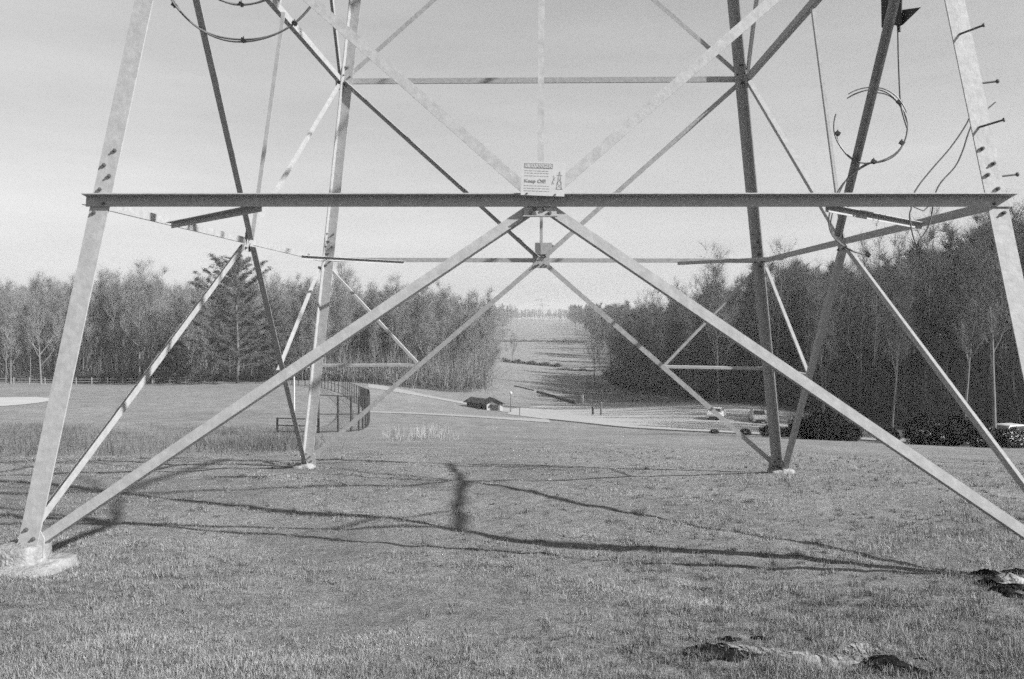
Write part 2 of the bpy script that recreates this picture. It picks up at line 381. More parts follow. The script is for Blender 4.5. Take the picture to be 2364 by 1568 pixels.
# gussets
def gusset(face, s, z, poly, off, bolts):
    c = cf(face, s, z); n = FACE[face]; u = Vector((1, 0, 0)) if face in ('front', 'back') else Vector((0, 1, 0)); v = n.cross(u); 
    if v.z < 0: v = -v
    g = G(); P = [c+u*a+v*b+n*off for a, b in poly]; k = len(P); th = n*.008
    g.add(P+[p+th for p in P], [tuple(range(k)), tuple(range(k, 2*k))[::-1]]+[(i, (i+1) % k, k+(i+1) % k, k+i)[::-1] for i in range(k)])
    o = g.obj('gusset_plate', STEEL, base)
    for a, q in bolts:
        b = G(); p0 = c+u*a+v*q; b.tube([p0+n*(off-.028), p0+n*(off-.018)], .009, 6); b.tube([p0+n*(off-.018), p0+n*(off+.022)], .016, 6); b.tube([p0+n*(off+.022), p0+n*(off+.032)], .009, 6)
        b.obj('bolt', BOLT, o)
gusset('front', 0, Z1, [(-.13,-.12),(.13,-.12),(.13,-.04),(.10,.10),(-.10,.10),(-.13,-.04)], -.009, [(-.075,-.095),(-.045,-.062),(.035,-.062),(.075,-.095)])
gusset('back', 0, Z1, [(-.14,-.13),(.14,-.13),(.14,.10),(-.14,.10)], .001, [(-.09,-.09),(-.04,-.07),(.05,-.07),(.09,-.09),(-.07,.06),(.07,.06)])
for f in ('left', 'right'): gusset(f, 0, Z1, [(-.12,-.13),(.12,-.13),(.12,.12),(-.12,.12)], .001, [(-.08,-.09),(.08,-.09),(-.06,.08),(.06,.08)])
# bottom shelf of the front gusset
g = G(); c = cf('front', 0, Z1-.12); g.box(c+Vector((0, -.02, 0)), (.27, .05, .008)); g.obj('gusset_shelf', STEEL, base)
for sx in (-1, 1):
    for f in ('back',): gusset(f, sx, Z2, [(-.12,-.14),(.12,-.14),(.12,.12),(-.12,.12)], -.012, [(-.05*1,-.08),(.05,-.08),(0,.06)])
    gusset('back', sx, -2.5, [(-sx*a, b) for a, b in [(-.01,-.16),(.20,-.16),(.20,.02),(.06,.2),(-.01,.2)]][::1 if sx < 0 else -1], -.012, [(-sx*.05,-.08),(-sx*.13,-.08),(-sx*.04,.05),(-sx*.11,.0)])
    gusset('front', sx, -1.75, [(-sx*a, b) for a, b in [(-.005,-.14),(.20,-.14),(.20,.0),(.08,.2),(.02,.2)]][::1 if sx < 0 else -1], -.012, [(-sx*.04,-.06),(-sx*.13,-.06),(-sx*.06,.07),(-sx*.12,.0)])
# ------------------------------------------------------------------ concrete footings
def footing(sx, sy, sz, label, pier=.34, seed=1):
    r = random.Random(seed); p = corner(sx, sy, ZB[sy]); x0, y0 = p.x, p.y; z0 = gz(x0, y0)
    o = empty('concrete_footing', (x0, y0, z0), label, 'footing', 'concrete footings of the tower')
    def rough(name, cx, cy, hx, hy, za, zb, jit, n=22, rows=5):
        g = G(); V = []; Fc = []
        ph = [r.uniform(0, 6) for _ in range(4)]
        for j in range(rows+1):
            t = j/rows; sh = 1-.10*t*t
            for i in range(n):
                a = 2*math.pi*i/n; cc, ss = math.cos(a), math.sin(a)
                q = (abs(cc)**6+abs(ss)**6)**(-1/6)
                rad = q*sh*(1+jit*(math.sin(3*a+ph[0])+.6*math.sin(5*a+ph[1])+.5*r.uniform(-1, 1)))
                V.append((cx+hx*rad*cc, cy+hy*rad*ss, za+(zb-za)*t+jit*.12*r.uniform(-1, 1)*(1 if 0 < j else 0)))
        for j in range(rows):
            for i in range(n): Fc.append((j*n+i, j*n+(i+1) % n, (j+1)*n+(i+1) % n, (j+1)*n+i))
        # domed rough top in rings
        prev = rows*n
        for k, f in enumerate((.75, .45, .18)):
            st = len(V)
            for i in range(n):
                b = V[rows*n+i]; V.append((cx+(b[0]-cx)*f, cy+(b[1]-cy)*f, b[2]+.012*(k+1)*(.5 if k else 1)+jit*.1*r.uniform(-1, 1)))
            for i in range(n): Fc.append((prev+i, prev+(i+1) % n, st+(i+1) % n, st+i))
            prev = st
        V.append((cx, cy, zb+.03)); Fc += [(prev+i, prev+(i+1) % n, len(V)-1) for i in range(n)]
        g.add(V, Fc); return g.obj(name, CONC, o, True)
    rough('slab', x0-sx*.02, y0-.02, sz[0], sz[1], z0-.25, z0+.055, .06, 40)
    rough('pier', x0-sx*.05, y0-sy*.05, pier/2, pier/2, z0-.2, z0+.055+sz[2], .05, 18, 7)
    return o
footing(-1, -1, (.40, .38, .13), 'broad cracked concrete footing under the near left leg of the tower', .36, 3)
footing(1, -1, (.34, .34, .13), 'concrete footing under the near right leg, mostly outside the photo', .36, 5)
footing(-1, 1, (.19, .17, .02), 'small pale concrete footing under the far left leg of the tower', .26, 8)
footing(1, 1, (.22, .19, .02), 'small concrete footing under the dark far right leg of the tower', .26, 9)

# ------------------------------------------------------------------ danger sign on the front tie
sgn_c = (at(1205, 376, 6.53)+at(1303, 450, 6.53))/2
sg = empty('warning_sign', (sgn_c.x, sgn_c.y, sgn_c.z-.14), 'white metal danger sign reading Keep Off bolted above the middle of the near tie beam', 'sign')
SW, SHh = .340, .262
rot = Matrix.Rotation(math.radians(2.2), 3, 'Y')
def sp(a, b, o=0): return sgn_c + rot @ Vector((a, -o, b))
def splate(name, poly, m, o, th, parent):
    P = [sp(a, b, o) for a, b in poly]; B = [sp(a, b, o-th) for a, b in poly]; k = len(P); g = G()
    g.add(P+B, [tuple(range(k)), tuple(range(k, 2*k))[::-1]]+[(i, k+i, k+(i+1) % k, (i+1) % k) for i in range(k)])
    return g.obj(name, m, parent)
def rect(a, b, c, d): return [(a, b), (c, b), (c, d), (a, d)]
panel = splate('panel', rect(-SW/2, -SHh/2, SW/2, SHh/2), WHITE, 0, .003, sg)
splate('header_band', rect(-.148, .080, .072, .118), PALEP, .0012, .001, panel)
bd = G()
for r_ in (rect(-.148,.1165,.072,.118), rect(-.148,.080,.072,.0815), rect(-.148,.0815,-.1465,.1165), rect(.0705,.0815,.072,.1165)):
    P = [sp(a, b, .0024) for a, b in r_]; bd.add(P, [(0, 1, 2, 3)])
bd.obj('header_border', PRINT, panel)
def text(body, size, a, b, o, m, name, sx=1.0):
    cu = bpy.data.curves.new('t', 'FONT'); cu.body = body; cu.size = size; cu.align_x = 'LEFT'; cu.offset = size*.02
    ob = bpy.data.objects.new('t', cu); COL.objects.link(ob); dg = bpy.context.evaluated_depsgraph_get(); dg.update()
    me = bpy.data.meshes.new_from_object(ob.evaluated_get(dg)); bpy.data.objects.remove(ob)
    V = [sp(a+v.co.x*sx, b+v.co.y, o) for v in me.vertices]; Fc = [tuple(p.vertices) for p in me.polygons]
    return mk(name, V, Fc, m, panel)
text('DANGER', .038, -.098, .0855, .0028, WHITE, 'danger_lettering', 1.05)
text('Keep Off!', .038, -.146, -.032, .0018, PRINT, 'keep_off_lettering', 1.12)
tri = G(); tri.add([sp(-.140, .086, .0028), sp(-.106, .086, .0028), sp(-.123, .114, .0028)], [(0, 1, 2)]); tri.obj('warning_triangle', WHITE, panel)
tri = G(); tri.add([sp(a, b, .0034) for a, b in rect(-.1245,.093,-.1215,.106)]+[sp(a, b, .0034) for a, b in rect(-.1245,.0885,-.1215,.0905)], [(0,1,2,3),(4,5,6,7)]); tri.obj('warning_mark', PRINT, panel)
ln = G(); rr = random.Random(2)
for b in (.058, .040, .018, -.058, -.078, -.098):
    a = -.146
    while a < .045:
        w_ = rr.uniform(.008, .03); P = [sp(q, w, .0016) for q, w in rect(a, b, min(a+w_, .06), b+.0045)]; ln.add(P, [(0,1,2,3)]); a += w_+.006
ln.obj('small_print', PALEP, panel)
pic = G()
def pl(a0, b0, a1, b1, w=.0028):
    d = Vector((a1-a0, b1-b0)).normalized(); n = Vector((-d.y, d.x))*w/2
    pic.add([sp(a0+n.x, b0+n.y, .0017), sp(a0-n.x, b0-n.y, .0017), sp(a1-n.x, b1-n.y, .0017), sp(a1+n.x, b1+n.y, .0017)], [(0,1,2,3)])
for q in ((.105,-.075,.125,.06),(.148,-.075,.128,.06),(.105,-.075,.145,-.03),(.148,-.075,.110,-.03),(.111,-.03,.138,.01),(.143,-.03,.116,.01),(.105,.03,.15,.03),(.1,-.076,.155,-.076),
          (.075,-.02,.085,.005),(.085,.005,.098,.012),(.085,.005,.08,.028),(.075,-.02,.07,-.045),(.075,-.02,.088,-.04),(.08,.0,.095,-.008)): pl(*q)
pic.obj('tower_pictogram', PRINT, panel)
for a, b in ((.1, -.118), (-.12, -.118)): g = G(); bolt(g, sp(a, b, .001), Vector((0, -1, 0)), .007, .004); g.obj('bolt', BOLT, panel)
for q in (-.06, .06): g = G(); g.box(sgn_c+Vector((q, .03, -.115)), (.03, .05, .035)); g.obj('bracket', STEEL, sg)
# back of the far sign + box on the far tie
b0 = cf('back', 0, Z1)
s2 = empty('warning_sign', b0+Vector((.13, -.03, .05)), 'small metal sign plate seen from behind on the far tie beam', 'sign')
g = G(); c = at(1261, 574, b0.y-.05); r2 = Matrix.Rotation(-.12, 3, 'Z'); g.box(c, (.19, .004, .19), r2); pn = g.obj('panel', GREYP if False else STEEL, s2)
g = G(); g.box(c+Vector((.03, .03, -.04)), (.03, .03, .26), Matrix.Rotation(.7, 3, 'Y')); g.obj('bracket', GREYP, s2)
s3 = empty('marker_plate', b0+Vector((-.07, -.03, .05)), 'little dark box mounted beside the small sign on the far tie beam', 'box')
g = G(); c = at(1241, 574, b0.y-.06); g.box(c, (.085, .03, .19)); g.obj('housing', GREYP, s3)
g = G(); g.box(c+Vector((0, .03, -.1)), (.03, .04, .16)); g.obj('bracket', STEEL, s3)
# ------------------------------------------------------------------ coiled cable + splice plates
def arc(cx, cy, Y, R, a0, a1, n=40, jit=.0, sq=1.0, ph=0):
    c = at(cx, cy, Y); k = Y/F
    return [c+Vector((R*k*math.cos(math.radians(a))*sq, jit*math.sin(math.radians(a)*3+ph), R*k*math.sin(math.radians(a))+jit*.5*math.cos(math.radians(a)*5+ph))) for a in np.linspace(a0, a1, n)]
def clamp(px, py, Y, parent, s=.045):
    g = G(); c = at(px, py, Y); g.box(c, (s, s*.8, s*.7), Matrix.Rotation(.5, 3, 'Y')); g.tube([c+Vector((0, 0, -s*.6)), c+Vector((0, 0, s*.8))], s*.14, 6); g.obj('clamp', BLACK, parent)
Yl = 8.0
co = empty('cable_coil', at(560, 93, Yl), 'wide coil of grey cable hanging high at the upper left of the tower', 'cable coil', 'coils of cable hung in the tower')
g = G()
g.tube(arc(562, -105, Yl, 198, 0, 360, 90, .015), .009, 6); g.tube(arc(563, -101, Yl+.05, 193, 0, 360, 90, .02, 1, 2), .009, 6)
g.obj('cable', CABLE, co)
g = G(); g.tube(arc(562, -118, Yl+.1, 127, 0, 360, 70, .01), .009, 6); g.tube(arc(562, -120, Yl+.16, 130, 0, 360, 70, .01, 1, 2), .009, 6); g.obj('cable', CABLE, co)
clamp(562, 93, Yl, co); clamp(557, 10, Yl+.1, co); clamp(680, 54, Yl, co); clamp(402, 12, Yl, co)
Yr = 9.3
cr = empty('cable_coil', at(2012, 372, Yr), 'small round coil of thin cable hanging at the upper right beside the dark brace', 'cable coil', 'coils of cable hung in the tower')
g = G(); g.tube(arc(2010, 292, Yr, 82, -200, 130, 70, .012), .0085, 6); g.tube(arc(2012, 296, Yr+.04, 80, -170, 95, 60, .012, 1, 1), .0075, 6); g.tube(arc(2009, 290, Yr-.04, 86, 20, 125, 40, .006, 1, 1), .007, 6)
g.obj('cable', CABLE, cr)
g = G()
def path(P, Y0, Y1=None):
    n = len(P); pts = [at(p[0], p[1], Y0+(0 if Y1 is None else (Y1-Y0)*i/(n-1))) for i, p in enumerate(P)]
    out = []
    for i in range(n-1):
        p0, p1, p2, p3 = pts[max(i-1, 0)], pts[i], pts[i+1], pts[min(i+2, n-1)]
        for t in (0, .2, .4, .6, .8):
            out.append(.5*((2*p1)+(p2-p0)*t+(2*p0-5*p1+4*p2-p3)*t*t+(-p0+3*p1-3*p2+p3)*t**3))
    return out+[pts[-1]]
g.tube(path([(2073,62),(2074,120),(2076,180),(2079,236),(2086,270),(2096,300)], Yr), .010, 6)
g.tube(path([(2017,373),(1985,390),(1958,412),(1938,436),(1922,470),(1914,500),(1916,530),(1932,556),(1962,577),(1985,585),(2005,588)], Yr, Yr+.3), .0095, 6)
g.tube(path([(2000,378),(1965,402),(1945,430),(1930,465),(1920,500),(1918,520),(1926,545),(1950,570),(1968,580)], Yr+.04, Yr+.3), .008, 6)
g.obj('lead_cable', CABLE, cr)
for q in ((2076,236),(2082,330),(2017,373),(1934,308),(2004,588)): clamp(q[0], q[1], Yr, cr, .05)
sb = empty('splice_box', at(2065, 60, 9.0), 'dark angular metal splice bracket at the top right above the hanging cable', 'box')
def plate3(P, Y, th, name, m, parent):
    A_ = [at(*p[:2], Y+(p[2] if len(p) > 2 else 0)) for p in P]; k = len(A_); n = (A_[1]-A_[0]).cross(A_[2]-A_[0]).normalized()*th
    g = G(); g.add(A_+[a+n for a in A_], [tuple(range(k))[::-1], tuple(range(k, 2*k))]+[(i, (i+1) % k, k+(i+1) % k, k+i) for i in range(k)]); return g.obj(name, m, parent)
plate3([(2033,-60,.1),(2082,-60,-.12),(2081,55,-.12),(2035,64,.1)], 9.0, .01, 'back_plate', PLATE, sb)
plate3([(2082,23,.1),(2124,17,-.2),(2082,58,.1),(2070,62,.12),(2070,26,.12)], 8.86, .01, 'side_plate', PLATE, sb)
g = G(); c = at(2076, 42, 9.0); g.box(c, (.05, .05, .14)); g.tube([c+Vector((0, 0, -.05)), c+Vector((0, 0, -.14))], .022, 8); g.obj('housing', BLACK, sb)
# cables hanging off the near right leg, over the tie beam
gc = empty('ground_cable', at(2250, 242, 6.95), 'pair of thin cables drooping from the near right leg over the tie beam', 'cable')
g = G(); g.tube(path([(2252,238),(2232,285),(2195,340),(2150,392),(2120,430),(2106,456),(2104,480),(2100,500),(2108,545),(2120,575)], 7.15), .0065, 6); g.obj('cable', CABLE, gc)
g = G(); g.tube(path([(2298,236),(2275,255),(2252,270),(2235,310),(2222,350),(2205,385),(2175,418),(2162,440),(2156,462),(2150,500),(2140,530),(2120,560),(2118,590)], 7.15, 7.15), .0065, 6); g.obj('cable', CABLE, gc)
g = G(); g.tube([at(2104, 456, 7.1), at(2110, 478, 7.1), at(2132, 487, 7.1), at(2150, 470, 7.1), at(2156, 456, 7.1)], .006, 6); g.obj('cable', CABLE, gc)

# ------------------------------------------------------------------ trees
def rv(r): return Vector((r.gauss(0, 1), r.gauss(0, 1), r.gauss(0, 1))).normalized()
def gen_tree(seed, h, base_frac=.38, nl=20, spread=.30, rad=.0075, up=1.15, den=.85, tw=.021):
    r = random.Random(seed); tr = G(); br = G(); TV = []
    lean = Vector((r.uniform(-.04, .04), r.uniform(-.04, .04), 0))
    n = 9; P = []; w = Vector((0, 0, 0))
    for i in range(n+1):
        t = i/n; w += Vector((r.gauss(0, .012), r.gauss(0, .012), 0))*h*.5; P.append(Vector((lean.x*h*t+w.x*t, lean.y*h*t+w.y*t, h*.97*t)))
    R = [h*rad*((1-i/n)**.8)*(1.0 if i else 1.35)+.012 for i in range(n+1)]
    tr.tube(P, R, 6, False)
    def on(t): k = min(int(t*n), n-1); return P[k].lerp(P[k+1], t*n-k)
    def limb(p, d, L, rr_, lev):
        seg = 4; pts = [p]; dd = d.copy()
        for i in range(seg):
            dd = (dd + rv(r)*.18 + Vector((0, 0, .13*up))).normalized(); pts.append(pts[-1]+dd*L/seg)
        br.tube(pts, [rr_*(1-.85*i/seg)+.004 for i in range(seg+1)], 4 if lev == 0 else 3, False)
        if lev < 2:
            for k in range(int((6, 5)[lev]*den+.5)):
                t = r.uniform(.25, 1); q = min(int(t*seg), seg-1); b = pts[q].lerp(pts[q+1], t*seg-q)
                nd = (dd*.7 + rv(r)*.75 + Vector((0, 0, .25*up))).normalized(); limb(b, nd, L*r.uniform(.35, .6), rr_*.45, lev+1)
        for k in range(int((6, 10, 13)[lev]*den)):
            t = r.uniform(.3, 1); q = min(int(t*seg), seg-1); b = pts[q].lerp(pts[q+1], t*seg-q)
            nd = (dd*.6+rv(r)*.8+Vector((0, 0, .3*up))).normalized(); l_ = r.uniform(.7, 2.2)*h/20; sd = nd.cross(rv(r)).normalized()*tw*r.uniform(.6, 1.2)
            TV.append((b-sd*.5, b+sd*.5, b+nd*l_))
    for i in range(nl):
        t = base_frac*.75+(1-base_frac*.75)*(i+r.random())/nl*.98; a = i*2.4+r.uniform(-.6, .6); el = r.uniform(.6, 1.15)+.3*t
        d = Vector((math.cos(a)*math.cos(el), math.sin(a)*math.cos(el), math.sin(el)))
        limb(on(t), d, h*spread*(1.05-t*.62)*r.uniform(.7, 1.15), R[min(int(t*n), n)]*.5, 0)
    return tr, br, TV
def tree_objs(name, seed, trunkmat, twigmat, label=None, **k):
    tr, br, TV = gen_tree(seed, **k)
    root = bpy.data.objects.new(name, None)
    t = mk('trunk', tr.v, tr.f, trunkmat, None, True, (0, 0, 0)); t.parent = root
    V = list(br.v); Fc = list(br.f)
    for a, b, c in TV: i = len(V); V += [a, b, c]; Fc.append((i, i+1, i+2))
    c = mk('crown', V, Fc, twigmat, None, False, (0, 0, 0)); c.parent = root
    arr = (np.array([tuple(v) for v in tr.v]), tr.f, np.array([[tuple(p) for p in q] for q in TV]), np.array([tuple(v) for v in br.v]), br.f)
    COL.objects.link(root)
    return root, arr
KINDS = []
for i, (h, kw) in enumerate([(22, dict(nl=24, base_frac=.3)), (20, dict(nl=20, base_frac=.33, spread=.26)), (23, dict(nl=22, base_frac=.35, spread=.33)), (18, dict(nl=18, base_frac=.3, spread=.3)),
                              (21, dict(nl=22, base_frac=.36, spread=.27)), (15, dict(nl=16, base_frac=.25, spread=.34)), (22, dict(nl=24, base_frac=.28, spread=.3)), (17, dict(nl=18, base_frac=.4, spread=.25, rad=.006))]):
    KINDS.append((h,)+tree_objs('bare_tree', 40+i, BARK, TWIG, h=h, **kw))
KINDR = []
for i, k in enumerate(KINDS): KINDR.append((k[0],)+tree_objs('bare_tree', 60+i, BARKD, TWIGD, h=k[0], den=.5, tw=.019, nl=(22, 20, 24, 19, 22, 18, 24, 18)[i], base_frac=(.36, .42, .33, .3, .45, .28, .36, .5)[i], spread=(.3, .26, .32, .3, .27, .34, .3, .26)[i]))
PALE = tree_objs('bare_tree', 90, BARKP, BARKP, h=19, nl=14, base_frac=.45, spread=.24, rad=.008)
used = set()
def put_tree(proto, loc, sc, rz, label, cat, group):
    if proto.name in used:
        r = proto.copy(); COL.objects.link(r)
        for ch in proto.children: c = ch.copy(); c.parent = r; COL.objects.link(c)
    else: r = proto; used.add(proto.name)
    r.location = loc; r.scale = (sc*random.uniform(.9, 1.1), sc*random.uniform(.9, 1.1), sc); r.rotation_euler = (0, 0, rz); return tag(r, label, cat, group)
RE = np.array([(-20, 44),(45, 52),(60, 50),(78, 46.5),(90, 46),(112, 44),(126, 40),(142, 35),(178, 30.5),(220, 26),(330, 26.5),(480, 28),(800, 32),(1600, 40)], float)     # right wood edge: (Y, x)
LE = np.array([(185, -14),(215, -17),(260, -21),(330, -24),(480, -26),(800, -30),(1600, -40)], float)                                       # left wood edge
def rex(y): return float(np.interp(y, RE[:, 0], RE[:, 1]))
def lex(y): return float(np.interp(y, LE[:, 0], LE[:, 1]))
rt = random.Random(11); cnt = 0; placed = []
def ok(x, y, dmin):
    for a, b in placed:
        if (a-x)**2+(b-y)**2 < dmin*dmin: return False
    placed.append((x, y)); return True
LR = 'tall bare tree in the shaded wood along the right side of the clearing'
LL = 'tall bare tree in the sunlit wood behind the field left of the clearing'
def plant(x, y, lab, grp, mx=1.1, kinds=None):
    global cnt
    k = rt.choice(kinds or range(len(KINDS))); sc = rt.uniform(.86, 1.04)*mx*(.92 if 'left' in grp else 1.0)
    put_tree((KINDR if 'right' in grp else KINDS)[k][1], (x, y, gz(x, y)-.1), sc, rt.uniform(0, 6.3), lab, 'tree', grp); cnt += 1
tries = 0; nR = 0
while nR < 100 and tries < 6000:                 # right wood: near edge first
    tries += 1
    y = 74+250*(rt.random()**1.25); x = rex(y)+rt.uniform(0, 1)**1.3*(11 if y < 140 else 12)
    if ok(x, y, 2.7 if y < 140 else 3.8): plant(x, y, LR, 'bare trees of the right wood'); nR += 1
tries = 0; nL = 0
while nL < 105 and tries < 6000:                  # left wood front
    tries += 1
    x = rt.uniform(-135, -14); y = 186+rt.uniform(0, 1)**1.2*22+(18*max(0, 1-abs(x+14)/40))
    if ok(x, y, 3.6): plant(x, y, LL, 'bare trees of the left wood'); nL += 1
tries = 0
while nL < 150 and tries < 6000:                 # along the clearing, left side
    tries += 1
    y = rt.uniform(205, 480); x = lex(y)-rt.uniform(0, 1)*9
    if ok(x, y, 4): plant(x, y, LL, 'bare trees of the left wood'); nL += 1
# pale slender trunks at the rim of the woods
for px, Y, L_ in ((2300, 60, 1), (2225, 66, 1), (2060, 84, 1), (1905, 104, 1), (1520, 182, 1), (1595, 160, 1), (1500, 190, 1)):
    p = onground(px, Y); put_tree(PALE[0], p, rt.uniform(.7, .95), rt.uniform(0, 6), 'slender pale barked tree standing at the rim of the right wood', 'tree', 'pale slender trees of the right wood')
for px, Y in ((1007, 214), (1075, 222), (935, 205), (1090, 235)):
    p = onground(px, Y); put_tree(PALE[0], p, rt.uniform(.7, .95), rt.uniform(0, 6), 'slender pale barked tree at the rim of the left wood', 'tree', 'pale slender trees of the left wood')
# the rest of the woods: one mass each
def mass(name, pts, label, keep=.5, wmul=1.6, m=None):
    VS, FS, TS = [], [], []; off = 0
    rg = np.random.default_rng(3)
    for x, y, sc in pts:
        k = rg.integers(len(KINDS)); tv, tf, tw_, bv, bf = KINDS[k][2]
        a = rg.uniform(0, 6.28); ca, sa = math.cos(a), math.sin(a); Rm = np.array([[ca, -sa, 0], [sa, ca, 0], [0, 0, 1]])*sc
        sel = tw_[rg.random(len(tw_)) < keep]; m_ = (sel[:, 0]+sel[:, 1])/2; h_ = (sel[:, 1]-sel[:, 0])*wmul/2
        q = np.stack([m_-h_, m_+h_, sel[:, 2]], 1).reshape(-1, 3)
        tq = tv.reshape(-1, 6, 3)[:, ::2].reshape(-1, 3) ; nn = len(tq)//3
        z0 = gz(x, y)
        allv = np.concatenate([q, tq]) @ Rm.T + np.array([x, y, z0]); f1 = np.arange(len(q)).reshape(-1, 3)
        I = np.arange(nn*3).reshape(nn, 3)+len(q); f2 = []
        for j in range(3): a0, a1, b0, b1 = I[:-1, j], I[:-1, (j+1) % 3], I[1:, (j+1) % 3], I[1:, j]; f2 += [np.stack([a0, a1, b0], 1), np.stack([a0, b0, b1], 1)]
        VS.append(allv); FS.append(np.concatenate([f1]+f2)+off); off += len(allv)
    o = mesh_np(name, np.concatenate(VS), np.concatenate(FS), m or TWIG); tag(o, label, 'woodland', kind='stuff'); return o
P1 = []
for _ in range(820):
    x = rt.uniform(-190, -22); y = rt.uniform(206, 300)
    if x > lex(y)-7: x = lex(y)-7-rt.uniform(0, 20)
    P1.append((x, y, rt.uniform(.84, .98)))
for _ in range(260): y = 300+1000*rt.random()**1.4; P1.append((lex(y)-rt.uniform(3, 45), y, rt.uniform(.8, 1.1)))
mass('woodland', P1, 'deep mass of bare trees filling the left wood behind its front row', .32, 3.0)
P2 = [(rex(y_)+rt.uniform(1, 17), y_, rt.uniform(.8, 1.0)) for y_ in [138+190*rt.random() for _ in range(150)]]
for _ in range(860):
    y = 66+240*rt.random(); P2.append((rex(y)+17+rt.uniform(0, 1)**.8*85, y, rt.uniform(.85, 1.1)*(1.12 if y < 125 else 1.0)))
for _ in range(280): y = 250+1000*rt.random()**1.4; P2.append((rex(y)+rt.uniform(2, 42), y, rt.uniform(.8, 1.08)))
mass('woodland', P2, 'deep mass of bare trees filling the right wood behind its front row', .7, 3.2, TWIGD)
P3 = [(rt.uniform(-330, 330), rt.uniform(1330, 1700), rt.uniform(.5, .9)) for _ in range(1000)]
P3 = [p for p in P3 if abs(p[0]) > 16 or rt.random() < .7]
mass('woodland', P3, 'far line of bare trees on the ridge at the end of the clearing', .3, 5)
drape('forest_floor', [(rex(y)-1, y) for y in (30, 60, 80, 110, 140, 200, 300, 500, 900)], [(rex(y)+90, y) for y in (30, 60, 80, 110, 140, 200, 300, 500, 900)], LITTER, .09, 120, 30, .3)
drape('forest_floor', [(-200, 187), (-100, 187), (-16, 190), (-17, 215), (-22, 300), (-27, 500), (-32, 900)], [(-220, 330), (-150, 340), (-110, 350), (-105, 400), (-100, 450), (-100, 600), (-110, 950)], LITTER, .09, 120, 40, .3)

# brush thickets (uncountable stems) -------------------------------------------------
def brush(name, pts, label, tone=(.6, 1.3), hh=(1, 3), w=.03, per=26, m=BRUSH, lean=.45):
    pts = np.array(pts, float); n = len(pts)*per; rg = np.random.default_rng(len(pts))
    b = np.repeat(pts, per, 0); x = b[:, 0]+rg.normal(0, 1, n)*b[:, 2]; y = b[:, 1]+rg.normal(0, 1, n)*b[:, 2]
    z = np.interp(np.arange(n), np.arange(n), np.repeat(gzn(pts[:, 0], pts[:, 1]), per))
    z = gzn(x, y)
    H = rg.uniform(hh[0], hh[1], n)*np.repeat(rg.uniform(.6, 1.1, len(pts)), per); a = rg.uniform(0, 6.28, n); ln_ = np.abs(rg.normal(0, lean, n))
    base_ = np.stack([x, y, z-.02], 1); tip = base_+np.stack([np.cos(a)*ln_*H, np.sin(a)*ln_*H, H*(1-.3*ln_)], 1)
    sb_ = rg.uniform(0, .6, n)[:, None]; base_ = base_*(1-sb_)+tip*sb_*1.0
    a2 = rg.uniform(0, 6.28, n); sd = np.stack([np.cos(a2), np.sin(a2), rg.uniform(-.3, .3, n)], 1)*w*rg.uniform(.5, 1.3, n)[:, None]
    V = np.stack([base_-sd, base_+sd, tip], 1).reshape(-1, 3); Fc = np.arange(n*3).reshape(-1, 3)
    tn = np.repeat(rg.uniform(tone[0], tone[1], n), 3)
    o = mesh_np(name, V, Fc, m, tn); return tag(o, label, name.replace('_', ' '), kind='stuff')
pts = []
for _ in range(900): y = 48+300*rt.random()**1.6; pts.append((rex(y)-rt.uniform(-6, 1.2), y, .8))
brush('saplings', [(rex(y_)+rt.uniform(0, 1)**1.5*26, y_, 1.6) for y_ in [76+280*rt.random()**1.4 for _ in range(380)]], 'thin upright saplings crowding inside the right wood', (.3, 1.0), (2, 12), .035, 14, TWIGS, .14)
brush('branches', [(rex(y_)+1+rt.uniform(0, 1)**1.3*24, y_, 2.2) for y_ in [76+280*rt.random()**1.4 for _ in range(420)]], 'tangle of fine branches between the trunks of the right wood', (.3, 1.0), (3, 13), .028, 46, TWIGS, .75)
brush('branches', [(rt.uniform(-150, -15), 188+rt.uniform(0, 30), 2.2) for _ in range(420)]+[(lex(y_)-rt.uniform(0, 14), y_, 2.2) for y_ in [rt.uniform(200, 480) for _ in range(240)]], 'tangle of fine branches between the trunks of the left wood', (.6, 1.6), (3, 12), .05, 40, TWIGS, .75)
brush('saplings', [(rt.uniform(-150, -15), 187+rt.uniform(0, 34), 1.6) for _ in range(420)]+[(lex(y_)-rt.uniform(0, 14), y_, 1.6) for y_ in [rt.uniform(200, 480) for _ in range(260)]], 'thin upright saplings crowding inside the left wood', (.7, 1.8), (2, 11), .045, 18, TWIGS, .14)
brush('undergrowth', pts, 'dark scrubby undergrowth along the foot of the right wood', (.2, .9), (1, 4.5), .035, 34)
pts = []
for _ in range(800): x = rt.uniform(-150, -15); pts.append((x, 186+rt.uniform(0, 9)+18*max(0, 1-abs(x+14)/40), .8))
for _ in range(500): y = rt.uniform(205, 480); pts.append((lex(y)-rt.uniform(-2, 6), y, 1.0))
brush('undergrowth', pts, 'grey scrubby undergrowth along the foot of the left wood', (.35, 1.0), (1, 4.0), .05, 34)
pts = []
for _ in range(620):
    px_ = rt.uniform(-60, 700); Y_ = 22+45*rt.random()
    if math.sin(px_*.013)+math.sin(Y_*.31+px_*.02)+rt.uniform(-1.2, 1.2) < -.3: continue
    q = onground(px_, Y_); pts.append((q.x, q.y, .35+.5*rt.random()))
brush('weeds', pts, 'strip of tall winter weeds on the slope below the left field', (.35, 1.05), (.12, .8), .007, 36, lean=.5)
pts = []
for _ in range(26): q = onground(rt.choice((900, 960, 985, 1005))+rt.gauss(0, 22), rt.uniform(38, 50)); pts.append((q.x, q.y, .25))
brush('tall_grass', pts, 'pale clump of tall dry grass on the slope left of the clearing', (.75, 1.15), (.2, 1.1), .009, 26, STRAWM, .3)
pts = []
for _ in range(300): y = rt.uniform(150, 300); pts.append((rex(y)-rt.uniform(0, 13), y, 1.2))
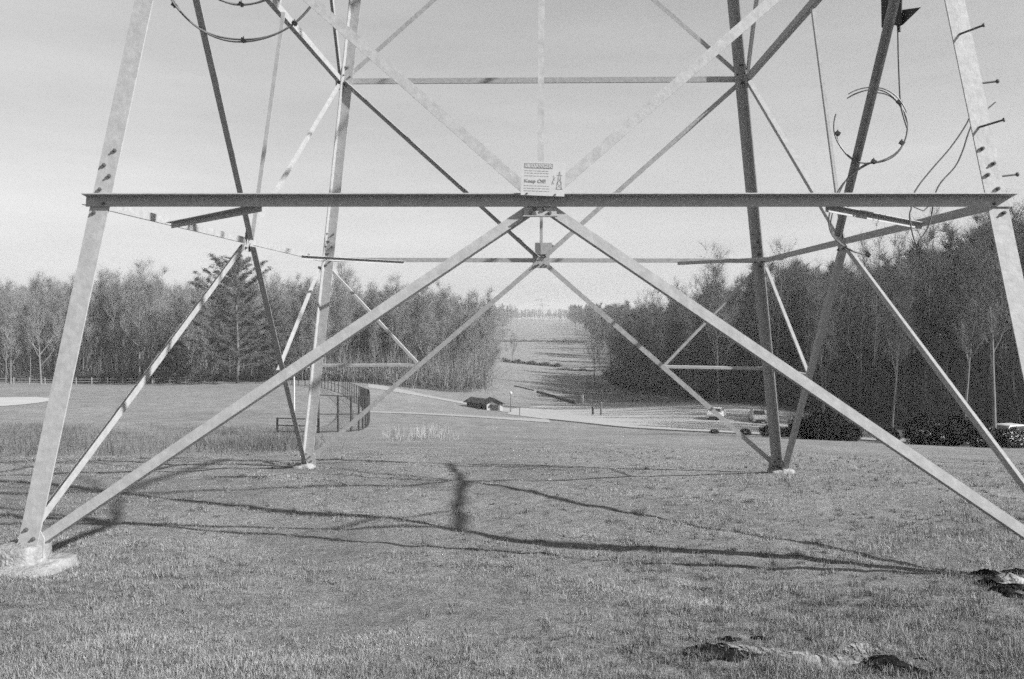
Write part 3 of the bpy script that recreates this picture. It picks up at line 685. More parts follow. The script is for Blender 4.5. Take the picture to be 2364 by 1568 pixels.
brush('undergrowth', pts, 'rough low scrub on the bank at the right edge of the clearing', (.6, 1.6), (.3, 1.3), .04, 14)
pts = []
for _ in range(520):
    y = 195+420*rt.random(); x = rt.uniform(lex(y), rex(y))
    if math.sin(y*.05+x*.12)+rt.uniform(-1, 1) > .1: pts.append((x, y, 1.6))
brush('rough_grass', pts, 'patches of rough tall grass over the clearing', (.9, 1.7), (.2, .9), .05, 16, lean=.6)
# ------------------------------------------------------------------ pine and single trees by the left field
def pine(px, Y, h, name, label, seed=3, wide=.34, m=NEED):
    r = random.Random(seed); p = onground(px, Y); root = empty(name, p, label, 'tree')
    tr = G(); tr.tube([Vector((p.x+.15*math.sin(i*.9), p.y, p.z+h*i/8)) for i in range(9)], [h*.016*(1-i/8.5)+.02 for i in range(9)], 8)
    lim = G(); tv = []
    for i in range(84):
        t = .10+.88*(i/84); a = i*2.4+r.uniform(-.5, .5); L = h*wide*((1-t)**.40)*r.uniform(.35, 1.2)+.5
        if t > .85: L *= .8
        d = Vector((math.cos(a), math.sin(a), .12+.5*t)); b0 = Vector((p.x+.15*math.sin(t*8*.9), p.y, p.z+h*t)); pts_ = [b0+d*L*q+Vector((0, 0, .12*L*q*q)) for q in (0, .35, .7, 1)]
        lim.tube(pts_, [.07*(1-t)+.03, .05, .03, .012], 4, False)
        for k in range(int(7+L*3.2)):
            q = r.uniform(.3, 1.05); c = b0+d*L*q+Vector((r.gauss(0, .28), r.gauss(0, .28), .12*L*q*q+r.gauss(.05, .14)))
            rad_ = r.uniform(.25, .5)
            for _ in range(46):
                o = Vector((r.gauss(0, 1), r.gauss(0, 1), r.gauss(0, .55)))*rad_*.62; e_ = (rv(r)+Vector((0, 0, .5))).normalized()*r.uniform(.14, .3); s_2 = e_.cross(rv(r)).normalized()*.05
                tv.append((c+o-s_2, c+o+s_2, c+o+e_))
    tr.obj('trunk', BARKD, root, True); lim.obj('limb', BARKD, root)
    V = np.array([[tuple(v) for v in q] for q in tv]).reshape(-1, 3)-np.array(tuple(p)); Fc = np.arange(len(V)).reshape(-1, 3)
    o = mesh_np('crown', V, Fc, m); o.parent = root; return root
pine(548, 172, 25.5, 'pine_tree', 'tall dark pine at the edge of the left field, seen behind the lower brace', 3, .46)
pine(398, 182, 9.0, 'pine_tree', 'low dark evergreen left of the tall pine', 5, .5)
pine(640, 180, 10.0, 'pine_tree', 'low bushy evergreen right of the tall pine', 6, .45)
SPEC = [(322, 176, 24, 12, dict(nl=18, base_frac=.22, spread=.30, rad=.009), 'big forked bare tree rising above the wood behind the rail fence'),
        (352, 178, 21, 13, dict(nl=18, base_frac=.3, spread=.28, rad=.009), 'bare tree leaning right beside the big forked tree'),
        (95, 178, 21, 14, dict(nl=22, base_frac=.25, spread=.36, rad=.010), 'dark trunked bare tree behind the rail fence left of the near leg'),
        (25, 176, 17, 15, dict(nl=18, base_frac=.3, spread=.34, rad=.010), 'leftmost dark trunked bare tree behind the rail fence'),
        (930, 206, 17, 16, dict(nl=22, base_frac=.12, spread=.4, rad=.0085), 'broad bare tree standing alone before the left wood'),
        (1183, 420, 12, 17, dict(nl=16, base_frac=.15, spread=.4, rad=.012), 'small lone tree in the middle distance of the clearing'),
        (1660, 143, 23, 18, dict(nl=24, base_frac=.3, spread=.34), 'tree with a wide fine crown topping the right wood by the gap'),
        (1372, 262, 22, 19, dict(nl=22, base_frac=.3, spread=.34), 'bare tree leading the right wood where it meets the clearing')]
for px, Y, h, sd, kw, lab in SPEC:
    rt_, _ = tree_objs('bare_tree', sd, BARK, TWIG, h=h, den=.85, **kw); p = onground(px, Y); rt_.location = p; tag(rt_, lab, 'tree')
# forked pale sapling on the slope
p = onground(417, 42); g = G()
g.tube([p, p+Vector((0, 0, .35)), p+Vector((-.06, 0, .8)), p+Vector((-.12, 0, 1.5))], [.022, .02, .014, .005], 5); g.tube([p+Vector((0, 0, .35)), p+Vector((.1, 0, .8)), p+Vector((.26, 0, 1.45))], [.016, .012, .004], 5)
tag(g.obj('sapling', BARKP), 'tiny pale forked sapling standing in the weeds on the left slope', 'sapling')
# ------------------------------------------------------------------ evergreen bushes and hedges
def bush(px, Y, w, h, name, label, cat, seed=1, group=None, length=None, end=None, m=BUSHM, per=2600):
    r = np.random.default_rng(seed); p = onground(px, Y); n = per
    th = r.uniform(0, 6.28, n); ph = np.arccos(r.uniform(-.85, 1, n)); rad = r.uniform(.55, 1.0, n)**.5*(1+.16*np.sin(th*3+seed)*np.sin(ph*4)+.1*np.sin(th*7))
    c = np.stack([w/2*rad*np.cos(th)*np.sin(ph), w/2*rad*np.sin(th)*np.sin(ph), h*.45+h*.55*rad*np.cos(ph)], 1)
    c[:, 2] = np.maximum(c[:, 2], .03)
    d = r.normal(0, 1, (n, 3)); d[:, 2] += .4; d /= np.linalg.norm(d, axis=1)[:, None]; e_ = r.normal(0, 1, (n, 3)); s2_ = np.cross(d, e_); s2_ /= np.linalg.norm(s2_, axis=1)[:, None]
    k = .12*h**.5*r.uniform(.6, 1.4, n)[:, None]; V = np.stack([c-s2_*k*.3, c+s2_*k*.3, c+d*k], 1).reshape(-1, 3)
    root = empty(name, p, label, cat, group)
    o = mesh_np('foliage', V, np.arange(len(V)).reshape(-1, 3), m); o.parent = root
    g = G()
    for i in range(7):
        a = i*.9+seed; g.tube([p+Vector((.1*w*math.cos(a)*.3, .1*w*math.sin(a)*.3, -.05)), p+Vector((.25*w*math.cos(a), .25*w*math.sin(a), h*.55))], [.04*h**.5, .012], 4)
    g.obj('stem', BARK, root); return root
bush(1908, 63, 3.2, 2.1, 'evergreen_bush', 'big dark evergreen bush right of the far right leg', 'bush', 1, per=6000)
bush(1858, 64, 2.2, 1.7, 'evergreen_bush', 'dark bush just right of the far right leg brace', 'bush', 6, per=4000)
bush(1955, 62, 2.2, 1.4, 'evergreen_bush', 'dark bush trailing right from the big evergreen bush', 'bush', 7, per=4000)
bush(2052, 61, 1.5, 1.1, 'evergreen_bush', 'round dark bush between the big evergreen and the dark brace', 'bush', 2, per=4000)
bush(1783, 70, 2.0, .95, 'evergreen_bush', 'low dark bush left of the far right leg', 'bush', 3)
bush(1823, 70, 1.6, .8, 'evergreen_bush', 'low dark bush showing between the far right leg and its brace', 'bush', 8)
bush(1722, 74, 1.0, .55, 'evergreen_bush', 'small dark shrub on the near kerb below the second car', 'bush', 4, per=1200)
bush(1650, 77, .8, .4, 'evergreen_bush', 'tiny shrub on the near kerb below the white car', 'bush', 5, per=900)
for i, (px, Y, w, h) in enumerate(((2130, 58, 2.2, 2.0), (2190, 57, 1.8, 1.6), (2280, 55, 2.4, 1.3), (2345, 54, 2.4, 1.2), (2215, 59, 1.5, 2.2))):
    q = bush(px, Y, w, h, 'leafless_thicket', ('vine hung thicket before the right wood', 'smaller thicket beside the vine hung one', 'low dark thicket under the near brace', 'low dark thicket at the right edge of the photo', 'upright thicket behind the near right brace')[i], 'bush', 20+i, per=2600)
def hedge(name, P, h, wd, label, seed=1, m=BUSHM, per=500):
    r = np.random.default_rng(seed); P = [onground(px, Y) for px, Y in P]; L = sum((P[i+1]-P[i]).length for i in range(len(P)-1)); n = int(per*L/4)
    d_ = np.r_[0, np.cumsum([(P[i+1]-P[i]).length for i in range(len(P)-1)])]; t = r.uniform(0, L, n)
    x = np.interp(t, d_, [p.x for p in P])+r.normal(0, wd/2.5, n); y = np.interp(t, d_, [p.y for p in P])+r.normal(0, wd/2.5, n)
    hh = h*(.65+.35*np.sin(t*.8+seed)+.2*np.sin(t*2.3)); z = gzn(x, y)+r.uniform(0, 1, n)*np.maximum(hh, .25)
    c = np.stack([x, y, z], 1); d = r.normal(0, 1, (n, 3)); d /= np.linalg.norm(d, axis=1)[:, None]; s2_ = np.cross(d, r.normal(0, 1, (n, 3))); s2_ /= np.linalg.norm(s2_, axis=1)[:, None]
    k = .35*r.uniform(.5, 1.3, n)[:, None]; V = np.stack([c-s2_*k*.35, c+s2_*k*.35, c+d*k], 1).reshape(-1, 3)
    o0 = P[0]; o = mesh_np(name, V-np.array(tuple(o0)), np.arange(len(V)).reshape(-1, 3), m); o.location = o0; return tag(o, label, 'hedge')
hedge('hedgerow', [(1160, 405), (1210, 400), (1292, 388)], 1.9, 1.6, 'dark hedgerow crossing the clearing in the middle distance', 1, per=900)
hedge('hedgerow', [(1160, 590), (1255, 585)], 1.8, 2.5, 'thin far hedgerow at the left of the clearing', 2)
hedge('hedgerow', [(1262, 575), (1300, 570), (1352, 560)], 2.2, 2.5, 'thicker far hedgerow at the right of the clearing', 3, per=700)
hedge('hedgerow', [(1290, 372), (1340, 365), (1370, 360)], 1.2, 1.5, 'broken scrubby hedge running on to the right wood', 4, per=260)
# ------------------------------------------------------------------ fences
def chain_fence(P, hgt, step, label, group=None, up_=None):
    P = [onground(px, Y) for px, Y in P]; root = empty('chain_link_fence', P[0], label, 'fence')
    d_ = np.r_[0, np.cumsum([(Vector((P[i+1].x-P[i].x, P[i+1].y-P[i].y))).length for i in range(len(P)-1)])]; L = d_[-1]
    def pt(t): x = float(np.interp(t, d_, [p.x for p in P])); y = float(np.interp(t, d_, [p.y for p in P])); return Vector((x, y, gz(x, y)))
    n = max(2, int(L/step))
    for i in range(n+1):
        p = pt(L*i/n); g = G(); g.tube([p+Vector((0, 0, -.1)), p+Vector((0, 0, hgt+.05))], .08, 6); g.obj('post', FENCE, root)
    for hr in (hgt, hgt*.5, .08):
        g = G(); g.tube([pt(L*i/(n*4))+Vector((0, 0, hr)) for i in range(n*4+1)], .035, 4); g.obj('rail', FENCE, root)
    V = []; Fc = []                                   # diamond wire, coarse weave
    q = .22; t = 0
    while t < L:
        for sgn in (1, -1):
            k = int(hgt/.5)
            a = pt(t); t2 = t+sgn*hgt
            if 0 <= t2 <= L:
                b = pt(t2); i = len(V); V += [a+Vector((0, 0, .05)), a+Vector((0, 0, .064)), b+Vector((0, 0, hgt)), b+Vector((0, 0, hgt-.014))]; Fc.append((i, i+1, i+2, i+3))
        t += q
    mk('wire_mesh', V, Fc, FENCE, root)
    return root
chain_fence([(590, 172), (660, 168), (735, 158), (790, 140), (830, 118), (850, 98), (853, 84), (848, 74), (832, 67), (800, 62), (735, 58)], 2.7, 2.8, 'black chain link outfield fence curving round the end of the left field')
chain_fence([(735, 58), (690, 58), (640, 59)], 1.0, 2.6, 'low chain link fence running left from the curved fence')
rf = empty('rail_fence', onground(-20, 176), 'pale split rail fence along the back of the left field', 'fence')
prev = None
for i, px in enumerate(range(-40, 480, 36)):
    p = onground(px, 176+ (px*.006)); g = G(); g.tube([p+Vector((0, 0, -.1)), p+Vector((0, 0, 1.55))], .10, 6); g.obj('post', WOOD, rf)
    if prev is not None:
        for hr in (.6, 1.15): g = G(); g.tube([prev+Vector((0, 0, hr+.06*math.sin(i))), p+Vector((0, 0, hr))], .06, 5); g.obj('rail', WOOD, rf)
    prev = p
# white pole, posts, lamp
def post(px, Y, h, r_, m, name, label, cat, cap=True):
    p = onground(px, Y); g = G(); g.tube([p+Vector((0, 0, -.2)), p+Vector((0, 0, h))], r_, 8)
    if cap: g.tube([p+Vector((0, 0, h)), p+Vector((0, 0, h+r_)), ], [r_*1.3, r_*.6], 8)
    return tag(g.obj(name, m), label, cat)
post(679, 88, 5.4, .085, WHITE, 'foul_pole', 'thin white pole standing at the fence behind the far left leg', 'pole')
post(1345, 168, 1.9, .25, WHITE, 'marker_post', 'white post on the bank beside the end of the dark pipe', 'post')
post(1369, 128, 1.1, .16, FENCE, 'bollard', 'short dark post in the pale lot', 'post')
post(1388, 124, 1.9, .13, GREYP, 'bollard', 'taller grey post in the pale lot', 'post')
post(1200, 120, 1.3, .06, GREYP, 'bollard', 'thin post at the near kerb left in the lot', 'post')
p = onground(1179, 140); lp = empty('street_lamp', p, 'slim lamp post with a white round head right of the little shelters', 'street lamp')
zt = at(1179, 910, 140).z - p.z
g = G(); g.tube([p, p+Vector((0, 0, .4)), p+Vector((0, 0, .42)), p+Vector((0, 0, zt))], [.12, .12, .07, .05], 8); g.obj('pole', GREYP, lp)
g = G(); g.tube([p+Vector((0, 0, zt)), p+Vector((0, 0, zt+.1)), p+Vector((0, 0, zt+.35)), p+Vector((0, 0, zt+.45))], [.1, .26, .26, .08], 10); g.obj('lamp_head', WHITE, lp)
# long dark pipes / barriers on the bank
def pipe(P, r_, label):
    g = G(); g.tube([onground(px, Y, r_*.6) for px, Y in P], r_, 8); return tag(g.obj('drain_pipe', BLACK, None, True), label, 'pipe')
pipe([(1188, 222), (1205, 219), (1232, 214)], .17, 'short black pipe lying on the grass bank')
pipe([(1241, 210), (1265, 204), (1290, 196), (1312, 186), (1328, 177)], .34, 'long black pipe curving down the grass bank')
# ------------------------------------------------------------------ shelters
def shelter(px, Y, w, d, hw, hr, rz, label):
    p = onground(px, Y); root = empty('shelter', p, label, 'shelter'); Rz = Matrix.Rotation(rz, 3, 'Z')
    def T_(v): return p+Rz @ Vector(v)
    g = G(); V = [T_(q) for q in ((-w/2,-d/2,-.5),(w/2,-d/2,-.5),(w/2,d/2,-.5),(-w/2,d/2,-.5),(-w/2,-d/2,hw),(w/2,-d/2,hw),(w/2,d/2,hw),(-w/2,d/2,hw),(0,-d/2,hr),(0,d/2,hr))]
    g.add(V, [(0,1,5,8,4),(2,3,7,9,6),(1,2,6,5),(3,0,4,7)]); g.obj('wall', WALLD, root)
    g = G()
    for sx in (-1, 1):
        o = .45; k = (hr-hw)/(w/2); e_ = w/2+o
        A_ = [T_((0, -d/2-o, hr+.06)), T_((sx*e_, -d/2-o, hr-k*e_+.06)), T_((sx*e_, d/2+o, hr-k*e_+.06)), T_((0, d/2+o, hr+.06))]
        B_ = [a+Vector((0, 0, .12)) for a in A_]; g.add(A_+B_, [(0,1,2,3),(7,6,5,4),(0,4,5,1),(1,5,6,2),(2,6,7,3),(3,7,4,0)])
    g.obj('roof', ROOF, root)
    for sx in (-1, 1):
        g = G(); c = T_((sx*(w/2-.2), -d/2-.04, hw*.42)); g.box(c, (.55, .06, hw*1.15), Rz.to_3x3()); g.obj('corner_panel', WALL, root)
    g = G(); g.box(T_((0, -d/2-.03, hw*.42)), (w*.46, .05, hw*.84), Rz); g.obj('door', FENCE, root)
    return root
shelter(1137, 143, 2.7, 2.6, 1.25, 1.95, .35, 'small dark roofed shelter with pale corner panels beside the lamp post')
shelter(1104, 146, 2.6, 3.2, 1.05, 1.6, .75, 'lower shelter half sunk behind the bank left of the other one')
# ------------------------------------------------------------------ cars
def car(px, Y, rz, paint, label, L=4.5, Wd=1.8, H=1.5):
    p = onground(px, Y, .06); root = empty('parked_car', p, label, 'car', 'cars parked before the right wood'); Rz = Matrix.Rotation(rz, 3, 'Z')
    def T_(x, y, z): return p+Rz @ Vector((x, y, z))
    prof = [(-2.2,.30),(-2.25,.62),(-2.15,.86),(-1.25,1.0),(.0,1.0),(1.35,1.0),(2.1,.95),(2.22,.6),(2.18,.3)]   # length, height (y forward = -)
    g = G(); k = len(prof); V = []
    for sx, ins in ((-1, .0), (-1, .08), (1, .08), (1, .0)):
        for y, z in prof: V.append(T_(sx*(Wd/2-ins*(1 if ins == 0 else 1)), y*(1 if ins == 0 else 1.02)*L/4.5, z+(0 if ins == 0 else .03)))
    Fc = []
    for b in range(3):
        for i in range(k-1): Fc.append((b*k+i, b*k+i+1, (b+1)*k+i+1, (b+1)*k+i))
    Fc.append(tuple(range(k))); Fc.append(tuple(range(3*k, 4*k))[::-1]); g.add(V, Fc); g.obj('body', paint, root, False)
    def cabin(z0, z1, y0, y1, y2, y3, w0, w1, name, m, grow=0):
        g = G(); V = [T_(-w0, y0, z0), T_(w0, y0, z0), T_(w0, y3, z0), T_(-w0, y3, z0), T_(-w1, y1, z1), T_(w1, y1, z1), T_(w1, y2, z1), T_(-w1, y2, z1)]
        g.add(V, [(0,1,5,4),(1,2,6,5),(2,3,7,6),(3,0,4,7),(4,5,6,7)]); return g.obj(name, m, root)
    cabin(.98, H-.08, -1.25, -.55, .95, 1.6, Wd/2-.08, Wd/2-.26, 'windows', GLASS)
    cabin(H-.09, H, -.62, -.5, .9, 1.02, Wd/2-.24, Wd/2-.32, 'roof', paint)
    for sx in (-1, 1):
        g = G(); g.tube([T_(sx*(Wd/2-.09), -1.27, .96), T_(sx*(Wd/2-.27), -.56, H-.05)], .04, 4); g.tube([T_(sx*(Wd/2-.09), 1.6, .96), T_(sx*(Wd/2-.27), .96, H-.05)], .05, 4); g.tube([T_(sx*(Wd/2-.085), .1, .96), T_(sx*(Wd/2-.26), .1, H-.05)], .04, 4); g.obj('pillar', paint, root)
        g = G(); g.box(T_(sx*.62, -2.24, .68), (.36, .06, .16), Rz); g.obj('headlight', WHITE, root)
        for y in (-1.4, 1.4):
            g = G(); g.tube([T_(sx*(Wd/2-.22), y, .31), T_(sx*(Wd/2+.01), y, .31)], .32, 14); w_ = g.obj('wheel', BLACK, root)
            g = G(); g.tube([T_(sx*(Wd/2-.1), y, .31), T_(sx*(Wd/2+.03), y, .31)], .19, 10); g.obj('rim', STEEL, w_)
    g = G(); g.box(T_(0, -2.25, .45), (1.1, .06, .2), Rz); g.obj('grille', BLACK, root)
    return root
GLASS = mat('dark_glass', .02, .04, 2, .08, spec=.8)
CARW = mat('white_car_paint', .9, .95, 2, .25, spec=.6); CARG = mat('silver_car_paint', .6, .65, 2, .3, spec=.6); CARD = mat('grey_car_paint', .12, .15, 2, .3, spec=.6)
car(1654, 108, -.35, CARW, 'white car parked alone on the pale lot before the right wood')
car(1750, 106, -.1, CARG, 'silver car parked second from the left, near the far right leg', H=1.6)
car(1846, 97, -.1, CARD, 'dark car half hidden between the far right leg and the bushes')
car(2180, 76, -1.3, CARG, 'pale car mostly hidden behind the thickets at the right')
car(2330, 68, -1.2, CARW, 'white car glimpsed under the near brace at the right edge')
# parking bay lines and kerb
for i, (px, Y) in enumerate(((1480,150),(1530,142),(1590,130),(1625,122),(1690,112),(1765,103),(1420,162),(1375,168))):
    x, y = gp(px, Y); a = (x, y); b = (x+2.6, y+5.2) ; drape('parking_line', [a, b], [(a[0]+.22, a[1]), (b[0]+.22, b[1])], PAINT, .09, 12, 2)
KERB = mat('kerb_concrete', .42, .5, 2, .9)
def kerb(P):
    P = [onground(px, Y) for px, Y in P]; g = G(); n = 60; d_ = np.linspace(0, len(P)-1, n); X = np.interp(d_, range(len(P)), [p.x for p in P]); Y_ = np.interp(d_, range(len(P)), [p.y for p in P])
    for i in range(n-1):
        a = Vector((X[i], Y_[i], gz(X[i], Y_[i]))); b = Vector((X[i+1], Y_[i+1], gz(X[i+1], Y_[i+1]))); s3_ = Vector((0, .09, 0)); u3 = Vector((0, 0, .14)); g.prism(a, b, [-s3_, s3_, s3_+u3, -s3_+u3])
    o = g.obj('kerb', KERB); tag(o, kind='structure')
kerb([(1260,103.6),(1450,87.6),(1700,78.6),(1900,69.6),(2150,60.6),(2400,55.6)])
# far towers of the same line
def far_tower(px, Y, H, label):
    p = onground(px, Y); root = empty('distant_tower', p, label, 'transmission tower')
    g = G(); w = H*.09; r_ = .10
    def c(sx, sy, t): k = w*(1-t)**.9+.5; return p+Vector((sx*k, sy*k, H*t))
    LV = [0, .12, .23, .33, .43, .52, .6, .68, .76, .84, .92, 1]
    for sx in (-1, 1):
        for sy in (-1, 1): g.tube([c(sx, sy, t) for t in LV], r_, 4)
    for a, b in zip(LV, LV[1:]):
        for s1 in ((-1,-1,1,-1),(1,-1,1,1),(1,1,-1,1),(-1,1,-1,-1)):
            g.tube([c(s1[0], s1[1], a), c(s1[2], s1[3], b)], r_*.6, 3, False); g.tube([c(s1[2], s1[3], a), c(s1[0], s1[1], b)], r_*.6, 3, False); g.tube([c(s1[0], s1[1], b), c(s1[2], s1[3], b)], r_*.6, 3, False)
    g.obj('mast', STEEL, root)
    for t in (.7, .84, .97):
        g = G(); z = H*t
        for sy in (-1, 1): g.tube([p+Vector((-6, 0, z)), p+Vector((0, sy*.6, z+1.2)), p+Vector((6, 0, z))], r_*.8, 3); g.tube([p+Vector((-6, 0, z)), p+Vector((0, sy*.6, z-.2)), p+Vector((6, 0, z))], r_*.8, 3)
        g.obj('crossarm', STEEL, root)
far_tower(1249, 640, 30, 'pale lattice tower standing in the clearing far behind the near one')
# ------------------------------------------------------------------ foreground: clods, stones, grass
def lump(name, loc, s, m, label, cat, seed, group=None, flat=.5):
    r = random.Random(seed); V = []; Fc = []; n = 14; rows = 6; ph = [r.uniform(0, 6) for _ in range(5)]
    for j in range(rows+1):
        t = j/rows*math.pi/2
        for i in range(n):
            a = 2*math.pi*i/n; q = 1+.22*math.sin(2*a+ph[0])+.16*math.sin(3*a+ph[1]+t)+.12*math.sin(5*a+ph[2]*t)+r.uniform(-.22, .22)
            V.append(Vector(loc)+Vector((s*q*math.cos(a)*math.cos(t), s*q*math.sin(a)*math.cos(t)*.8, -.012+s*flat*math.sin(t)*(1+r.uniform(-.35, .35)))))
    for j in range(rows):
        for i in range(n): Fc.append((j*n+i, j*n+(i+1) % n, (j+1)*n+(i+1) % n, (j+1)*n+i))
    return tag(mk(name, V, Fc, m, None, True), label, cat, group)
def gpt(px, py):                                      # ground point under a photo position
    lo = 2.0
    while lo < 60:
        q = at(px, py, lo)
        if q.z <= gz(q.x, q.y): break
        lo += .03
    return q
CL = [(1606,1500,.05,'small dark clod at the far left of the dug patch'),(1634,1508,.07,'wide dark clod at the left of the dug patch'),(1668,1520,.085,'big dark clod below the wide one in the dug patch'),(1702,1534,.06,'dark clod at the lower right end of the dug row'),(1686,1482,.07,'dark clod above the pale worn spot'),(1668,1492,.045,'small clod between the dug row and the worn spot'),
      (1754,1476,.05,'small clod right of the worn spot'),(1870,1478,.04,'lone small clod midway along the bottom right'),(2022,1552,.08,'dark clod near the bottom edge, left of the largest'),(2052,1540,.11,'largest dark soil clod near the bottom right'),(2085,1556,.08,'dark clod touching the right side of the largest'),
      (2000,1530,.05,'clod above left of the largest clod'),(2130,1528,.055,'flat clod above right of the largest clod'),(2172,1558,.07,'clod at the bottom edge right of the largest'),(265,1310,.03,'single dark clod beside the near left footing')]
for i, (px, py, s, lab) in enumerate(CL):
    q = gpt(px, py); lump('soil_clod', q, s, SOIL, lab, 'soil clod', i+3, flat=.5)
for i, (px, py, s, lab) in enumerate(((2300,1348,.11,'dark soil clod left of the pale stone'),(2345,1382,.09,'dark soil clod in front of the pale stone'),(2282,1326,.10,'dark soil clod farthest left by the pale stone'),(2350,1325,.10,'dark soil clod behind the pale stone'),(2318,1368,.09,'dark soil clod touching the pale stone'))):
    lump('soil_clod', gpt(px, py), s, SOIL, lab, 'soil clod', i+33, flat=.45)
lump('stone', gpt(2332, 1352)+Vector((0, .02, .04)), .09, CONC, 'pale stone half buried in dark soil at the right edge', 'stone', 51, flat=.5)
lump('stone', gpt(1268, 1108), .03, WHITE, 'tiny white stone in the grass between the legs', 'stone', 52, flat=.8)
DUST = mat('pale_dust', .22, .46, 26, .95, .6)
BARE = []
def patch_(name, px, py, rx, ry, m, dz, sd):
    r = random.Random(sd); q = gpt(px, py); t_ = [i/16*math.pi for i in range(17)]; k = [r.uniform(.7, 1.15) for _ in t_]; k2 = [r.uniform(.7, 1.15) for _ in t_]
    drape(name, [(q.x+rx*math.cos(a), q.y-ry*math.sin(a)*k[i]) for i, a in enumerate(t_)], [(q.x+rx*math.cos(a), q.y+ry*math.sin(a)*k2[i]) for i, a in enumerate(t_)], m, dz, 40, 10, .016)
    BARE.append((q.x, q.y, rx*.92, ry*.9))
patch_('bare_earth', 1925, 1540, .26, .20, DUST, .005, 1); patch_('bare_earth', 1735, 1505, .15, .12, DUST, .005, 2); patch_('bare_earth', 1980, 1500, .10, .10, DUST, .005, 5)
patch_('dug_soil', 1662, 1512, .17, .10, SOIL, .009, 3); patch_('dug_soil', 2062, 1550, .20, .13, SOIL, .009, 4); patch_('dug_soil', 2335, 1352, .17, .13, SOIL, .009, 6)
def bare_keep(x, y, rg):
    k = np.ones(len(x), bool)
    for a, b, c, d in BARE: k &= ~((((x-a)/c)**2+((y-b)/d)**2 < rg.uniform(.3, 1.1, len(x))) & (rg.random(len(x)) < .72))
    return k
def blades(name, n, y0, y1, L, w, label, m, tone, power=2.0, lean=.9, patch=None, xr=.72, cat='grass', seed=1):
    rg = np.random.default_rng(seed); u = rg.random(n)
    if power == 2: y = 1/(1/y0+(1/y1-1/y0)*u)
    else: y = y0+(y1-y0)*u
    x = (rg.uniform(-xr, xr, n)-.035)*y
    keep = np.ones(n, bool)
    nz = np.sin(x*1.7+np.sin(y*1.1)*2)+np.sin(y*2.3+x*.6+np.sin(x*2.9))+.8*np.sin(x*5.1-y*4.2)
    keep &= (rg.random(n) < np.clip(.62+.22*nz, .12, 1)) & bare_keep(x, y, rg)
    x, y, nz = x[keep], y[keep], nz[keep]; n = len(x); z = gzn(x, y)
    l_ = rg.uniform(L[0], L[1], n)*(1+.22*nz)
    if patch is not None:                            # longer, rougher turf toward the right
        k = np.clip((x-patch)/2.5, 0, 1); l_ *= 1+.9*k
    a = rg.uniform(0, 6.28, n); ln_ = np.abs(rg.normal(0, lean, n)); hz = np.cos(np.minimum(ln_, 1.45)); hr = np.sin(np.minimum(ln_, 1.45))
    b = np.stack([x, y, z-.004], 1); d = np.stack([np.cos(a)*hr, np.sin(a)*hr, hz+.04], 1)
    pa = rg.uniform(0, 6.28, n); sd = np.stack([np.cos(pa), np.sin(pa), np.zeros(n)], 1)*(w*(1+.16*np.maximum(y-4, 0))*rg.uniform(.6, 1.4, n))[:, None]
    mid_ = b+d*l_[:, None]*.55; tip = b+d*l_[:, None]; tip[:, 2] -= .25*l_*hr
    V = np.stack([b-sd, b+sd, mid_+sd*.7, mid_-sd*.7, tip], 1).reshape(-1, 3); I = np.arange(n)*5
    Fc = np.concatenate([np.stack([I, I+1, I+2], 1), np.stack([I, I+2, I+3], 1), np.stack([I+3, I+2, I+4], 1)])
    tn = rg.uniform(tone[0], tone[1], n)*(1+.10*nz)
    o = mesh_np(name, V, Fc, m, np.repeat(tn, 5)); return tag(o, label, cat, kind='stuff')
blades('grass', 850000, 2.9, 26, (.010, .026), .0010, 'short rough winter turf covering the ground round the tower', BLADE, (.5, 1.5), patch=.6, seed=1, lean=1.15)
blades('straw', 26000, 2.9, 16, (.02, .055), .0010, 'pale dry stalks scattered through the near turf', STRAWM, (.5, 1.0), lean=2.0, patch=0., seed=2, cat='straw')

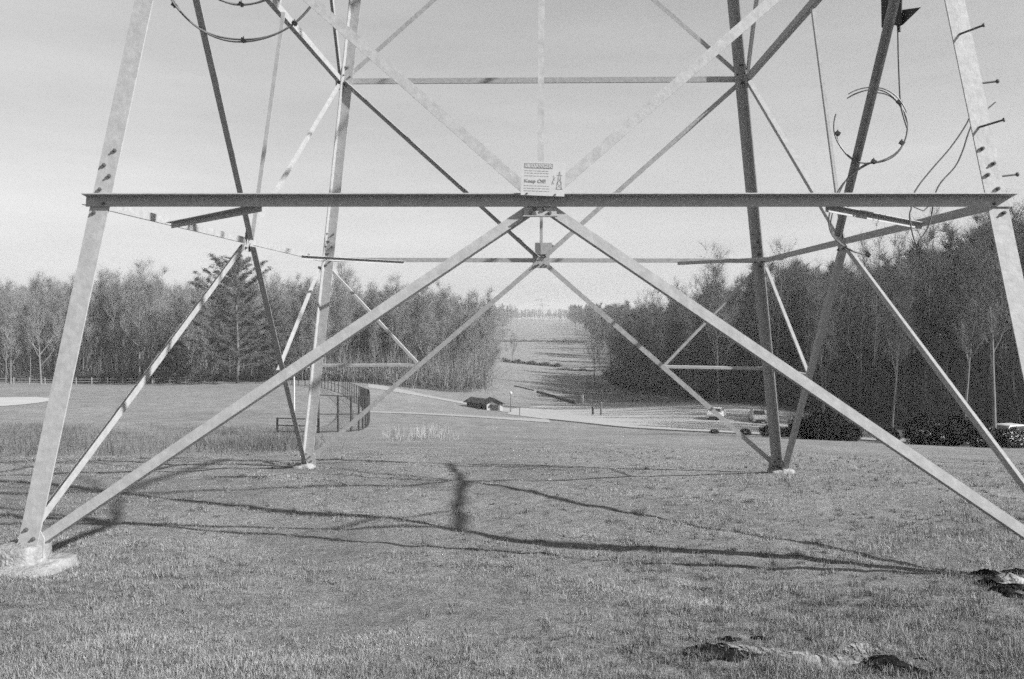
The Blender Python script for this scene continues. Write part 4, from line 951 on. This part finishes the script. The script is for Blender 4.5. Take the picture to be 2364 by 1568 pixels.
def tufts(name, nc, per, label, seed, L, w, tone, m):
    rg = np.random.default_rng(seed); u = rg.random(nc); y = 1/(1/3.0+(1/24-1/3.0)*u); x = (rg.uniform(-.7, .7, nc)-.035)*y
    nz = np.sin(x*1.3+1.1*np.sin(y*.9))+np.sin(y*1.9-x*.8)
    k = rg.random(nc) < np.clip(.45+.4*nz+np.where(x > .8, .3, 0), .03, 1); x, y = x[k], y[k]; sz = rg.uniform(.5, 1.3, len(x))
    x = np.repeat(x, per); y = np.repeat(y, per); sz = np.repeat(sz, per); n = len(x); r_ = np.abs(rg.normal(0, .035, n))*sz; a = rg.uniform(0, 6.28, n)
    x = x+np.cos(a)*r_; y = y+np.sin(a)*r_; z = gzn(x, y); l_ = rg.uniform(L[0], L[1], n)*sz; ln_ = np.clip(np.abs(rg.normal(.55, .45, n)), 0, 1.4); a = a+rg.normal(0, .8, n)
    kk = bare_keep(x, y, rg); x, y, z, l_, ln_, a = x[kk], y[kk], z[kk], l_[kk], ln_[kk], a[kk]; n = len(x)
    d = np.stack([np.cos(a)*np.sin(ln_), np.sin(a)*np.sin(ln_), np.cos(ln_)], 1); b = np.stack([x, y, z-.004], 1); pa = rg.uniform(0, 6.28, n)
    sd = np.stack([np.cos(pa), np.sin(pa), np.zeros(n)], 1)*(w*(1+.14*np.maximum(y-4, 0)))[:, None]; mid_ = b+d*l_[:, None]*.6; tip = b+d*l_[:, None]; tip[:, 2] -= .3*l_*np.sin(ln_)
    V = np.stack([b-sd, b+sd, mid_+sd*.7, mid_-sd*.7, tip], 1).reshape(-1, 3); I = np.arange(n)*5
    Fc = np.concatenate([np.stack([I, I+1, I+2], 1), np.stack([I, I+2, I+3], 1), np.stack([I+3, I+2, I+4], 1)])
    o = mesh_np(name, V, Fc, m, np.repeat(rg.uniform(tone[0], tone[1], n), 5)); return tag(o, label, 'grass', kind='stuff')
tufts('grass_tufts', 7000, 48, 'coarse tufts and clumps standing out of the near turf', 9, (.025, .07), .0011, (.35, 1.45), BLADE)

# ------------------------------------------------------------------ thin valley haze
hm, hn, hl = nodes('valley_haze')
for q_ in list(hn):
    if q_.type == 'BSDF_PRINCIPLED': hn.remove(q_)
pv = hn.new('ShaderNodeVolumePrincipled'); pv.inputs['Color'].default_value = (.9, .9, .9, 1); pv.inputs['Density'].default_value = .00036; pv.inputs['Anisotropy'].default_value = .2
hl.new(pv.outputs[0], hn['Material Output'].inputs['Volume'])
lo_ = float(ZZ.min())-1
g = G(); g.box((0, 2085, (lo_+44)/2), (12000, 4300, 44-lo_)); tag(g.obj('haze', hm), 'thin pale haze lying over the valley', 'haze', kind='stuff')
